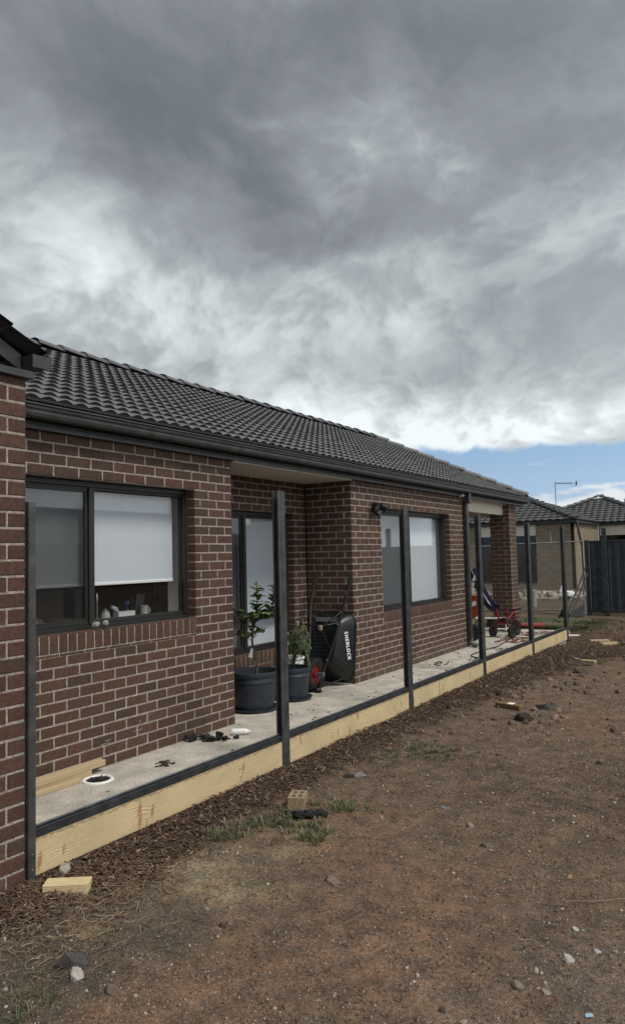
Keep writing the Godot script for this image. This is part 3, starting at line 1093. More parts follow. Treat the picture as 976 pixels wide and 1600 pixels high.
func soil_color(x: float, z: float) -> Color:
	var a := gn1.get_noise_2d(x * 0.8 + 50, z * 0.8)
	var b := gn2.get_noise_2d(x * 0.9 - 30, z * 0.9)
	var d := gn3.get_noise_2d(x * 1.4 + 9, z * 1.4)
	var c := Color(0.318, 0.226, 0.164)
	var red := smoothstep(-0.05, 0.45, a + 0.35 * b)
	c = c.lerp(Color(0.308, 0.203, 0.143), red)
	# greyer, darker earth near the corner of the house and in the foreground at the right
	var g1 := (1.0 - smoothstep(0.75, 1.25, x + 0.35 * b)) * smoothstep(-0.8, -0.1, z + 0.3 * a)
	c = c.lerp(Color(0.215, 0.178, 0.142), g1 * 0.85)
	var g2 := smoothstep(2.1, 2.7, x + 0.4 * b) * smoothstep(-1.4, -0.5, z)
	c = c.lerp(Color(0.265, 0.218, 0.175), g2 * 0.7)
	# pale dry patches
	for p in [[0.85, -1.06, 0.16, 0.26], [1.08, -0.70, 0.16, 0.13], [0.58, 0.13, 0.13, 0.06], [0.93, -0.5, 0.18, 0.15], [0.74, -1.3, 0.20, 0.12], [0.62, -0.65, 0.2, 0.3]]:
		var rr: float = pow((x - p[0]) / p[2], 2) + pow((z - p[1]) / p[3], 2)
		if rr < 5.0:
			c = c.lerp(Color(0.52, 0.41, 0.27), clampf(exp(-rr) * (0.62 + 0.9 * b + 0.5 * d), 0, 0.85))
	c = c * (0.94 + 0.28 * a + 0.22 * b + 0.20 * d)
	var m := mulch(x, z)
	c = c.lerp(Color(0.090, 0.060, 0.044) * (1.0 + 0.5 * d), m * 0.88)
	# grass beyond the slab, and the churned ground by the next house
	var lawn := smoothstep(-12.9, -13.4, z + 0.5 * b) * (1.0 - smoothstep(-15.6, -16.2, z + 0.4 * b)) * (1.0 - smoothstep(-0.1, 0.6, x + 0.5 * b))
	c = c.lerp(Color(0.085, 0.095, 0.040), lawn * 0.9)
	var yard := smoothstep(-16.0, -17.0, z)
	c = c.lerp(Color(0.19, 0.15, 0.115) * (1.0 + 0.3 * b), yard * 0.8)
	c.a = 1.0
	return c

func steps(from: float, to: float, s: float, grow: float, limit: float) -> Array:
	var a := []
	var p := from
	var d := s
	while p < to:
		a.append(p)
		p += d
		d = minf(d * grow, limit)
	a.append(to)
	return a

func build_ground() -> void:
	gn1 = noise(201, 0.55, 3)
	gn2 = noise(202, 2.1, 4)
	gn3 = noise(203, 9.0, 4)
	var xs := []
	for p in steps(0.2, 260.0, 0.06, 1.25, 60.0): xs.append(-p)
	xs.reverse()
	var i0 := -0.16
	while i0 < 3.4:
		xs.append(i0)
		i0 += 0.024
	xs.append_array(steps(3.42, 260.0, 0.05, 1.18, 60.0))
	var zs := []
	for p in steps(1.4, 120.0, 0.05, 1.3, 40.0): zs.append(p)
	zs.reverse()
	i0 = 1.38
	while i0 > -4.0:
		zs.append(i0)
		i0 -= 0.024
	while i0 > -18.0:
		zs.append(i0)
		i0 -= 0.05
	for p in steps(18.0, 400.0, 0.12, 1.12, 60.0): zs.append(-p)
	var nx := xs.size()
	var nz := zs.size()
	var V := PackedVector3Array()
	var N := PackedVector3Array()
	var U := PackedVector2Array()
	var C := PackedColorArray()
	V.resize(nx * nz)
	N.resize(nx * nz)
	U.resize(nx * nz)
	C.resize(nx * nz)
	for j in nz:
		for i in nx:
			var x: float = xs[i]
			var z: float = zs[j]
			var k := j * nx + i
			V[k] = Vector3(x, ground_y(x, z), z)
			U[k] = Vector2(x, z)
			C[k] = soil_color(x, z) if absf(x) < 30 and z > -60 else Color(0.14, 0.11, 0.085)
	for j in nz:
		for i in nx:
			var l := V[j * nx + maxi(i - 1, 0)]
			var r := V[j * nx + mini(i + 1, nx - 1)]
			var u := V[maxi(j - 1, 0) * nx + i]
			var d := V[mini(j + 1, nz - 1) * nx + i]
			var nn := (r - l).cross(u - d).normalized()
			N[j * nx + i] = nn if nn.y > 0 else -nn
	var I := PackedInt32Array()
	for j in nz - 1:
		for i in nx - 1:
			var a := j * nx + i
			I.append_array([a, a + nx, a + 1, a + 1, a + nx, a + nx + 1])
	var A := []
	A.resize(Mesh.ARRAY_MAX)
	A[Mesh.ARRAY_VERTEX] = V
	A[Mesh.ARRAY_NORMAL] = N
	A[Mesh.ARRAY_TEX_UV] = U
	A[Mesh.ARRAY_COLOR] = C
	A[Mesh.ARRAY_INDEX] = I
	var m := ArrayMesh.new()
	m.add_surface_from_arrays(Mesh.PRIMITIVE_TRIANGLES, A)
	var o := MeshInstance3D.new()
	o.name = "ground"
	o.mesh = m
	o.material_override = K.soil
	add_child(o)
	tag(o, "bare reddish brown earth of the yard", "", "", "structure")

func build_path() -> void:
	var o := thing("concrete_path", Vector3(-0.7, SLAB, -6.5), "grey concrete path along the brick wall behind the unfinished fence", "")
	o.remove_meta("category")
	o.set_meta("kind", "structure")
	var cuts := [1.8, -1.72, -3.254, -5.70, -8.1, -10.064, -12.12]
	for i in cuts.size() - 1:
		var g := Geo.new()
		g.box(Vector3(-1.335, -0.36, cuts[i + 1] + 0.003), Vector3(-0.066, SLAB, cuts[i] - 0.003), 0.005)
		part(o, "concrete_slab", g, K.concrete)
	var g := Geo.new()
	g.box(Vector3(-2.05, -0.36, -5.74), Vector3(-1.336, SLAB - 0.001, -3.24), 0.004)
	part(o, "concrete_slab", g, K.concrete)
	g = Geo.new()
	g.box(Vector3(-1.335, -0.36, -13.05), Vector3(-0.23, SLAB - 0.002, -12.126), 0.004)
	part(o, "concrete_slab", g, K.concrete)
	g = Geo.new()
	g.box(Vector3(-5.0, -0.36, -13.05), Vector3(-1.341, SLAB - 0.001, -10.05), 0.004)
	part(o, "concrete_slab", g, K.concrete)

# ---------------------------------------------------------------- the unfinished fence
func post_outline(half: bool) -> Array:
	# an H of two back-to-back channels; x towards the street face, y along the fence
	var w := 0.05
	var a := [Vector2(0, -w + 0.006), Vector2(0, -0.036), Vector2(-0.005, -0.032), Vector2(-0.005, -0.014), Vector2(0, -0.010), Vector2(0, -0.002), Vector2(-0.006, 0.0), Vector2(0, 0.002), Vector2(0, 0.010), Vector2(-0.005, 0.014), Vector2(-0.005, 0.032), Vector2(0, 0.036), Vector2(0, w - 0.006), Vector2(-0.006, w), Vector2(-0.012, w), Vector2(-0.012, 0.012),
		Vector2(-0.055, 0.012), Vector2(-0.055, w), Vector2(-0.061, w), Vector2(-0.067, w - 0.006), Vector2(-0.067, -w + 0.006), Vector2(-0.061, -w), Vector2(-0.055, -w), Vector2(-0.055, -0.012),
		Vector2(-0.012, -0.012), Vector2(-0.012, -w), Vector2(-0.006, -w)]
	if half:
		a = [Vector2(0, 0), Vector2(0, 0.044), Vector2(-0.006, 0.05), Vector2(-0.012, 0.05), Vector2(-0.012, 0.012), Vector2(-0.055, 0.012), Vector2(-0.055, 0.05), Vector2(-0.067, 0.05), Vector2(-0.067, 0)]
	return a

func build_fence() -> void:
	R.seed = 31
	var f := thing("unfinished_fence", Vector3(-0.03, -0.25, -6.0), "unfinished fence of charcoal steel posts with bottom rails over pale timber boards", "fence")
	var pitch := 2.4155
	var hs := [1.812, 2.030, 1.988, 2.010, 1.966, 1.967]
	for i in 6:
		var z := -pitch * i
		var x := -0.0074 * i
		var g := Geo.new()
		# y of the outline runs along -z
		if i == 0:
			g.extrude(post_outline(true), Vector3(x, -0.34, -0.002), Vector3(x, hs[i], -0.002), Vector3.RIGHT, Vector3.FORWARD)
		else:
			g.extrude(post_outline(false), Vector3(x, -0.36, z), Vector3(x, hs[i], z), Vector3.RIGHT, Vector3.FORWARD)
		var p := part(f, "post", g, K.post_metal)
		for yy in [-0.075 - 0.012 * i, -0.155 - 0.012 * i]:
			for dz in ([-0.027] if i == 0 else [0.022, -0.026]):
				var s := Geo.new()
				s.lathe([Vector2(0, 0.003), Vector2(0.004, 0.002), Vector2(0.005, 0)], 8, Transform3D(Basis(Vector3.BACK, -PI / 2), Vector3(x, yy, z + dz)))
				part(p, "screw", s, K.zinc)
	for i in 5:
		var za := -pitch * i - 0.014
		var zb := -pitch * (i + 1) + 0.014
		var ya := -0.0119 * i
		var yb := -0.0119 * (i + 1)
		var xa := -0.0074 * i
		var xb := -0.0074 * (i + 1)
		# bottom rail: a channel open at the top
		var u := [Vector2(-0.013, 0.0), Vector2(-0.013, 0.043), Vector2(-0.0145, 0.049), Vector2(-0.019, 0.049), Vector2(-0.018, 0.014), Vector2(-0.049, 0.014), Vector2(-0.049, 0.050), Vector2(-0.0525, 0.052), Vector2(-0.0545, 0.050), Vector2(-0.0545, 0.0)]
		var g := Geo.new()
		g.extrude(u, Vector3(xb, yb, zb), Vector3(xa, ya, za), Vector3.RIGHT, Vector3.UP)
		var rl := part(f, "bottom_rail", g, K.rail_metal)
		g = Geo.new()
		g.extrude([Vector2(-0.0455, 0.047), Vector2(-0.0450, 0.0540), Vector2(-0.0565, 0.0550), Vector2(-0.0570, 0.0505)], Vector3(xb, yb, zb), Vector3(xa, ya, za), Vector3.RIGHT, Vector3.UP)
		part(rl, "rail_lip", g, K.zinc)
		# board
		g = Geo.new()
		var t := 0.040
		var h := 0.196
		var c := [Vector3(xa - 0.0125, ya - 0.001, za), Vector3(xb - 0.0125, yb - 0.001, zb), Vector3(xb - 0.0125, yb - h, zb), Vector3(xa - 0.0125, ya - h, za)]
		var o := Vector3(-t, 0, 0)
		g.quad(c[3], c[2], c[1], c[0], Vector2(0.02, 1), Vector2(0.98, 1), Vector2(0.98, 0), Vector2(0.02, 0))
		g.quad(c[0] + o, c[1] + o, c[2] + o, c[3] + o, Vector2(0, 1), Vector2(1, 1), Vector2(1, 0), Vector2(0, 0))
		g.quad(c[2] + o, c[2], c[3], c[3] + o, Vector2(1, 0.2), Vector2(1, 0), Vector2(0, 0), Vector2(0, 0.2))
		g.quad(c[0] + o, c[0], c[1], c[1] + o, Vector2(0, 0.2), Vector2(0, 0), Vector2(1, 0), Vector2(1, 0.2))
		if i == 1 or i == 4:
			for q in g.t.size():
				g.t[q] = Vector2(1.0 - g.t[q].x, g.t[q].y)
		if i >= 3:
			for q in g.t.size():
				g.t[q] = Vector2(g.t[q].x, 1.0 - g.t[q].y)
		part(f, "timber_board", g, K["pine_%d" % (i % 2)])

# ---------------------------------------------------------------- beyond the yard
func far_roof(parent: Node, e0: Vector3, along: Vector3, up: Vector3, len: float, slope: float, l0: float, l1: float, gauge: float) -> void:
	# tiles on a slope; l0 and l1: how far the ends lean in (as a share of the height climbed) for hips
	var nv := along.cross(up)
	var rows := int(slope / gauge)
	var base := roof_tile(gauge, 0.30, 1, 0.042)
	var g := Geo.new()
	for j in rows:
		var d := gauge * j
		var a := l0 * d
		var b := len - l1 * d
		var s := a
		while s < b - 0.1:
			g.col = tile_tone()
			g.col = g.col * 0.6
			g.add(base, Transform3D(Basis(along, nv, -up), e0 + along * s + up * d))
			s += 0.30
	g.col = Color.WHITE
	var o := part(parent, "roof_tile", g, K.tile)
	o.set_meta("kind", "stuff")

func far_wall(parent: Node, o: Vector3, nrm: Vector3, len: float, y1: float, holes := []) -> void:
	var u := Vector3.UP.cross(nrm)
	var x := Transform3D(Basis(u, Vector3.UP, nrm), o)
	var us := [0.0, len]
	var ys := [0.0, y1]
	for h in holes:
		us.append_array([h[0], h[1]])
		ys.append_array([h[2], h[3]])
	us.sort()
	ys.sort()
	var g := Geo.new()
	for i in us.size() - 1:
		for j in ys.size() - 1:
			var cu: float = (us[i] + us[i + 1]) / 2
			var cy: float = (ys[j] + ys[j + 1]) / 2
			var open := false
			for h in holes:
				if cu > h[0] and cu < h[1] and cy > h[2] and cy < h[3]:
					open = true
			if not open and us[i + 1] > us[i] + 0.001 and ys[j + 1] > ys[j] + 0.001:
				g.box(Vector3(us[i], ys[j], -0.12), Vector3(us[i + 1], ys[j + 1], -0.006), 0, x)
	var wall := part(parent, "wall", g, K.tan_mortar)
	g = Geo.new()
	var r := 0
	while r * 0.086 < y1 - 0.05:
		var s := 0.0 if r % 2 == 0 else -0.12
		while s < len:
			var a := maxf(s, 0.0)
			var b := minf(s + 0.23, len)
			var ym := r * 0.086 + 0.043
			var bits := [[a, b]]
			for h in holes:
				if ym > h[2] and ym < h[3]:
					var nb := []
					for q in bits:
						if q[1] <= h[0] or q[0] >= h[1]:
							nb.append(q)
						else:
							if h[0] - q[0] > 0.03: nb.append([q[0], h[0]])
							if q[1] - h[1] > 0.03: nb.append([h[1], q[1]])
					bits = nb
			for q in bits:
				if q[1] - q[0] < 0.03:
					continue
				a = q[0]
				b = q[1]
				var k := R.randf_range(0.85, 1.15)
				g.col = Color(0.44 * k, 0.36 * k, 0.255 * k)
				g.box(Vector3(a, r * 0.086, -0.05), Vector3(b, r * 0.086 + 0.076, 0.0), 0, x)
			s += 0.24
		r += 1
	g.col = Color.WHITE
	var q := part(wall, "brick", g, K.tan_brick)
	q.set_meta("kind", "stuff")

func build_far() -> void:
	R.seed = 41
	var zf := -26.73
	var xc := -3.12
	var yb := -0.10
	var h := thing("tan_brick_house", Vector3(xc, yb, zf), "tan brick house with dark grey hip roof beyond the yard, wire fence before it", "house")
	# long front face with two dark openings, then the side and the face set back
	var L := 9.0
	far_wall(h, Vector3(xc - L, yb, zf), Vector3.BACK, L, 2.70, [[L - 3.80, L - 1.48, 0.30, 2.72]])
	far_wall(h, Vector3(xc, yb, zf), Vector3.RIGHT, 4.70, 2.70)
	far_wall(h, Vector3(xc + 0.01, yb, zf - 4.70), Vector3.BACK, 6.0, 2.70, [[0.05, 1.15, 1.0, 2.68], [2.0, 4.5, 0.0, 2.4]])
	# windows: cream lintel board over dark glass
	var boxes := [[xc - 3.80, xc - 1.48, zf, 0.30, 2.22, 2.66], [xc + 0.06, xc + 1.16, zf - 4.70, 1.0, 2.22, 2.66]]
	for b in boxes:
		var w := holder(h, "window", Vector3(0, 1, 0))
		var g := Geo.new()
		g.box(Vector3(b[0], yb + b[4], b[2] - 0.08), Vector3(b[1], yb + b[5] + 0.06, b[2] - 0.02), 0.003)
		part(w, "lintel_board", g, K.cream_board)
		g = Geo.new()
		g.box(Vector3(b[0], yb + b[3], b[2] - 0.10), Vector3(b[1], yb + b[3] + 0.06, b[2] + 0.01))
		g.box(Vector3(b[0], yb + b[3] + 0.06, b[2] - 0.10), Vector3(b[0] + 0.05, yb + b[4], b[2] - 0.03))
		g.box(Vector3(b[1] - 0.05, yb + b[3] + 0.06, b[2] - 0.10), Vector3(b[1], yb + b[4], b[2] - 0.03))
		var mx: float = (b[0] + b[1]) / 2
		g.box(Vector3(mx - 0.03, yb + b[3] + 0.06, b[2] - 0.095), Vector3(mx + 0.03, yb + b[4], b[2] - 0.035))
		part(w, "frame", g, K.frame)
		g = Geo.new()
		g.box(Vector3(b[0], yb + b[3], b[2] - 0.118), Vector3(b[1], yb + b[4], b[2] - 0.112))
		part(w, "pane", g, K.dark_glass)
	# eaves, gutter
	var ye := 2.66
	var g := Geo.new()
	g.box(Vector3(xc - L - 0.5, ye - 0.10, zf - 0.05), Vector3(xc + 0.12, ye + 0.03, zf + 0.12), 0.01)
	g.box(Vector3(xc - 0.05, ye - 0.10, zf - 4.6), Vector3(xc + 0.12, ye + 0.03, zf - 0.06), 0.01)
	g.box(Vector3(xc + 0.0, ye - 0.10, zf - 4.75), Vector3(xc + 8.0, ye + 0.03, zf - 4.58), 0.01)
	part(h, "gutter", g, K.dark_metal)
	# roofs: hip over the front wing, bigger hip over the body behind
	var pit := deg_to_rad(22.5)
	var cs := cos(pit)
	var sn := sin(pit)
	var xe := xc + 0.15
	var fr := Vector3(xc - L - 0.4, ye + 0.03, zf + 0.15)
	var run := 2.6
	g = Geo.new()
	var A := Vector3(xe, ye + 0.02, zf + 0.15)
	var Bq := Vector3(xe - run, ye + 0.02 + run * tan(pit), zf + 0.15 - run)
	var D := Vector3(fr.x, ye + 0.02, fr.z)
	var E := Vector3(fr.x, Bq.y, Bq.z)
	var F := Vector3(xe, ye + 0.02, zf - 8.0)
	var G2 := Vector3(xe - run, Bq.y, zf - 8.0)
	g.quad(D, A, Bq, E)
	g.quad(A, F, G2, Bq)
	var ra := part(h, "roof", g, K.black)
	far_roof(h, Vector3(fr.x, ye + 0.03, fr.z), Vector3.RIGHT, Vector3(0, sn, -cs), xe - fr.x, run / cs, 0.0, cs, 0.30)
	far_roof(h, Vector3(xe, ye + 0.03, zf + 0.15), Vector3.FORWARD, Vector3(-cs, sn, 0), 6.0, run / cs, cs, 0.0, 0.30)
	var cg := ridge_cap(0.42, 0.15, 0.09)
	for q in cg.c.size():
		cg.c[q] = Color(0.145, 0.15, 0.158)
	var cap := cg.mesh()
	lay_caps(ra, A + Vector3(0, 0.05, 0), Bq + Vector3(0, 0.06, 0), cap, 0.38, K.tile)
	lay_caps(ra, Vector3(Bq.x, Bq.y + 0.06, Bq.z), Vector3(E.x, E.y + 0.06, E.z), cap, 0.38, K.tile)
	# the body behind: its eave faces us at zf - 4.6, peak above xc - 0.4
	var ze := zf - 4.55
	var px := xc - 0.45
	var half := 5.2
	var top := 1.36 + ye
	var rise := top - ye
	var rn := rise / tan(pit)
	g = Geo.new()
	var P := Vector3(px, top, ze - rn)
	var Q0 := Vector3(px - rn, ye + 0.01, ze)
	var Q1 := Vector3(px + rn, ye + 0.01, ze)
	g.tri(Q0, Q1, P)
	g.quad(Q1, Q1 + Vector3(0, 0, -9), P + Vector3(0, 0, -6), P)
	g.quad(Q0 + Vector3(0, 0, -9), Q0, P, P + Vector3(0, 0, -6))
	var rb := part(h, "roof", g, K.black)
	far_roof(h, Q0 + Vector3(0, 0.02, 0), Vector3.RIGHT, Vector3(0, sn, -cs), 2 * rn, rn / cs, cs, cs, 0.30)
	lay_caps(rb, Q1 + Vector3(0, 0.05, 0), P + Vector3(0, 0.06, 0), cap, 0.38, K.tile)
	lay_caps(rb, Q0 + Vector3(0, 0.05, 0), P + Vector3(0, 0.06, 0), cap, 0.38, K.tile)
	g = Geo.new()
	g.tube([Vector3(-2.05, 3.2, ze - 0.9), Vector3(-2.05, 3.74, ze - 0.9)], 0.045, 8)
	part(rb, "vent_pipe", g, K.zinc)
	# temporary downpipe that runs askew, and a pale cable stain on the wall
	g = Geo.new()
	g.tube([Vector3(xc + 0.16, 2.60, zf + 0.14), Vector3(xc + 0.27, 2.1, zf + 0.3), Vector3(xc + 0.36, 1.7, zf + 0.4)], 0.05, 8)
	g.tube([Vector3(xc + 0.36, 1.7, zf + 0.4), Vector3(xc + 0.38, 0.8, zf + 0.42), Vector3(xc + 0.42, -0.1, zf + 0.45)], 0.03, 6)
	part(h, "downpipe", g, K.black)
	g = Geo.new()
	g.tube([Vector3(-4.02, 2.20, zf + 0.012), Vector3(-4.01, 2.05, zf + 0.014), Vector3(-3.985, 1.95, zf + 0.014), Vector3(-4.01, 1.85, zf + 0.014), Vector3(-4.0, 1.76, zf + 0.012)], 0.011, 6)
	part(h, "cable", g, K.white)
	# aerial on the hip
	var ae := Geo.new()
	var ax := Vector3(-3.89, 3.1, -27.3)
	ae.tube([ax, ax + Vector3(0.0, 1.18, 0.0)], 0.016, 6)
	var an := thing("roof_aerial", ax, "thin television aerial on a mast over the tan brick house roof", "aerial")
	part(an, "mast", ae, K.wire)
	ae = Geo.new()
	var bx := Vector3(0.74, -0.02, -0.4) * 1.0
	var b0 := ax + Vector3(0, 1.12, 0)
	ae.tube([b0 - bx * 0.03, b0 + bx], 0.010, 6)
	part(an, "boom", ae, K.wire)
	for i in 9:
		ae = Geo.new()
		var c := b0 + bx * (0.05 + 0.085 * i)
		ae.tube([c - Vector3(0.09, 0, 0.14), c + Vector3(0.09, 0, 0.14)], 0.007, 5)
		ae.tube([c + Vector3(0, -0.05, 0), c + Vector3(0, 0.05, 0)], 0.008, 5)
		part(an, "element", ae, K.wire)
	ae = Geo.new()
	ae.box(b0 + bx - Vector3(0.02, 0.09, 0.02), b0 + bx + Vector3(0.02, 0.09, 0.02), 0.004)
	part(an, "reflector", ae, K.black)
	ae = Geo.new()
	ae.tube([b0 + bx * 0.98, b0 + bx * 0.93 + Vector3(0, -0.15, 0), b0 + bx * 0.83 + Vector3(0, -0.14, 0), b0 + bx * 0.75], 0.006, 5)
	part(an, "cable", ae, K.black)
	build_side_fence()
	build_across()

func build_side_fence() -> void:
	var z := -16.60
	var x0 := -0.50
	var f := thing("steel_sheet_fence", Vector3(2.0, -0.24, z), "dark blue grey ribbed steel sheet fence over a tan plinth at the right", "fence")
	for p in 4:
		var a := x0 + 2.40 * p
		var g := Geo.new()
		g.extrude([Vector2(-0.05, -0.03), Vector2(0.05, -0.03), Vector2(0.05, 0.03), Vector2(0.008, 0.03), Vector2(0.0, 0.022), Vector2(-0.008, 0.03), Vector2(-0.05, 0.03)], Vector3(a - 0.06, -0.32, z), Vector3(a - 0.06, 1.73, z), Vector3.RIGHT, Vector3.FORWARD)
		part(f, "post", g, K.fence_sheet)
		var w := 2.29
		# three ribbed sheets to a bay
		for k in 3:
			g = Geo.new()
			var xa := a + w / 3 * k
			var pr := []
			for q in 4:
				var o := w / 12 * q
				pr.append_array([Vector2(xa + o, 0.0), Vector2(xa + o + 0.02, 0.014), Vector2(xa + o + 0.085, 0.014), Vector2(xa + o + 0.105, 0.0)])
			pr.append(Vector2(xa + w / 3 - 0.001, 0.0))
			for q in pr.size() - 1:
				var s: Vector2 = pr[q]
				var t: Vector2 = pr[q + 1]
				g.quad(Vector3(s.x, -0.03, z + s.y), Vector3(t.x, -0.03, z + t.y), Vector3(t.x, 1.70, z + t.y), Vector3(s.x, 1.70, z + s.y))
			part(f, "sheet", g, K.fence_sheet)
		for yy in [-0.075, 1.665]:
			g = Geo.new()
			g.box(Vector3(a - 0.008, yy, z - 0.024), Vector3(a + w, yy + 0.05, z + 0.024), 0.006)
			part(f, "rail", g, K.rail_metal)
		g = Geo.new()
		g.box(Vector3(a - 0.008, -0.32, z - 0.03), Vector3(a + w, -0.078, z + 0.02), 0.004)
		part(f, "plinth", g, K.plinth)
	# a lone post of the next bay
	var g := Geo.new()
	g.extrude(post_outline(false), Vector3(-0.12, -0.34, z + 0.13), Vector3(-0.12, 2.02, z + 0.13), Vector3.BACK, Vector3.RIGHT)
	solo("fence_post", g, K.post_metal, Vector3(-0.12, -0.25, z + 0.13), "lone charcoal steel post standing in front of the ribbed sheet fence", "post")
	# temporary wire fence towards the left
	var tz := -16.9
	var t := thing("wire_fence", Vector3(-4.0, -0.2, tz), "chain wire fence on thin pipe rails in front of the tan brick house", "fence")
	for p in 3:
		var xb := -0.62 - 2.35 * p
		for yy in [-0.10, 1.66]:
			g = Geo.new()
			var sag := 0.02
			g.tube([Vector3(xb, yy + 0.05 * (1 - p), tz), Vector3(xb - 1.18, yy + 0.05 * (1 - p) - sag, tz), Vector3(xb - 2.33, yy + 0.05 * (0.6 - p), tz)], 0.016, 6)
			part(t, "rail", g, K.wire)
		g = Geo.new()
		g.tube([Vector3(xb - 2.30, -0.25, tz + 0.02), Vector3(xb - 2.26 + 0.04 * p, 1.72, tz + 0.02)], 0.02, 6)
		part(t, "pole", g, K.wire)
		g = Geo.new()
		var hgt := 1.72
		var n := int((2.3 + hgt) / 0.075)
		for i in n:
			for sgn in [1.0, -1.0]:
				var s0 := 0.075 * i - hgt
				var a := Vector2(s0, 0.0)
				var b := Vector2(s0 + hgt, hgt)
				if a.x < 0: a = Vector2(0, -s0)
				if b.x > 2.3: b = Vector2(2.3, 2.3 - s0)
				if b.x <= a.x: continue
				var qa := Vector3(xb - (a.x if sgn > 0 else 2.3 - a.x), -0.08 + a.y, tz + 0.004 * sgn)
				var qb := Vector3(xb - (b.x if sgn > 0 else 2.3 - b.x), -0.08 + b.y, tz + 0.004 * sgn)
				g.tube([qa, qb], 0.0016, 3, false)
		var wm := part(t, "chain_mesh", g, K.wire)
		wm.set_meta("kind", "stuff")

func build_across() -> void:
	# the house on the other side of the yard, seen only as a reflection in the window panes
	var o := Vector3(30.0, -0.2, -34.0)
	var h := thing("house_across", o, "low house with dark roof across the yard, mirrored in the window panes", "house")
	var g := Geo.new()
	g.box(Vector3(30, -0.3, -49), Vector3(41, 2.55, -19), 0.0)
	part(h, "wall", g, M("dark_wall", rgb(86, 80, 74), 0.9))
	g = Geo.new()
	var a := Vector3(29.4, 2.55, -18.4)
	var b := Vector3(29.4, 2.55, -49.6)
	var c := Vector3(41.6, 2.55, -49.6)
	var d := Vector3(41.6, 2.55, -18.4)
	var p := Vector3(35.5, 5.3, -27.0)
	var q := Vector3(35.5, 5.3, -42.0)
	g.quad(a, b, q, p)
	g.quad(c, d, p, q)
	g.tri(b, c, q)
	g.tri(d, a, p)
	g.quad(a, d, c, b)
	part(h, "roof", g, M("roof_dark", rgb(76, 78, 81), 0.7))
	for k in 3:
		g = Geo.new()
		var z := -45.0 + 9.0 * k
		g.box(Vector3(29.96, 0.7, z), Vector3(30.01, 2.1, z + 2.0), 0.01)
		var w := part(h, "window", g, K.dark_glass)
		g = Geo.new()
		g.box(Vector3(29.95, 0.62, z - 0.06), Vector3(30.02, 0.70, z + 2.06))
		g.box(Vector3(29.95, 2.1, z - 0.06), Vector3(30.02, 2.16, z + 2.06))
		part(w, "frame", g, K.frame)

# ---------------------------------------------------------------- things on the porch
func wheel(parent: Node, cen: Vector3, axis: Vector3, rad: float, wide: float, rim_mat: Material, tread := 0) -> void:
	var side := axis.normalized()
	var up := Vector3.UP
	var b := Basis(up.cross(side).normalized() * -1.0, side, Vector3.ZERO)
	b.x = side.cross(Vector3.UP).normalized()
	b.z = b.x.cross(side).normalized()
	b.y = side
	var x := Transform3D(b, cen)
	var g := Geo.new()
	var h := wide / 2
	var ri := rad * 0.56
	var pr := [Vector2(ri, -h * 0.7)]
	for k in 9:
		var a := -PI / 2 + PI * k / 8.0
		pr.append(Vector2(ri + (rad - ri) * (0.45 + 0.55 * cos(a)), h * sin(a)))
	pr.append(Vector2(ri, h * 0.7))
	g.lathe(pr, 36, x, true)
	for k in tread:
		var a := TAU * k / tread
		var d := b.x * cos(a) + b.z * sin(a)
		var tb := Basis(d.cross(side), side, d)
		g.box(Vector3(-rad * 0.045, -h * 0.75, -0.004), Vector3(rad * 0.045, h * 0.75, 0.006), 0, Transform3D(tb, cen + d * (rad - 0.002)))
	var w := holder(parent, "wheel", cen - wpos(parent))
	part(w, "tyre", g, K.rubber)
	g = Geo.new()
	g.lathe([Vector2(0.0, -h * 0.5), Vector2(ri * 0.3, -h * 0.5), Vector2(ri * 0.35, -h * 0.15), Vector2(ri * 0.85, -h * 0.25), Vector2(ri * 1.02, -h * 0.7)], 28, x)
	g.lathe([Vector2(ri * 1.02, h * 0.7), Vector2(ri * 0.95, h * 0.62), Vector2(ri * 0.85, h * 0.2), Vector2(ri * 0.4, h * 0.12), Vector2(ri * 0.34, h * 0.55), Vector2(0.0, h * 0.6)], 28, x)
	part(w, "rim", g, rim_mat)

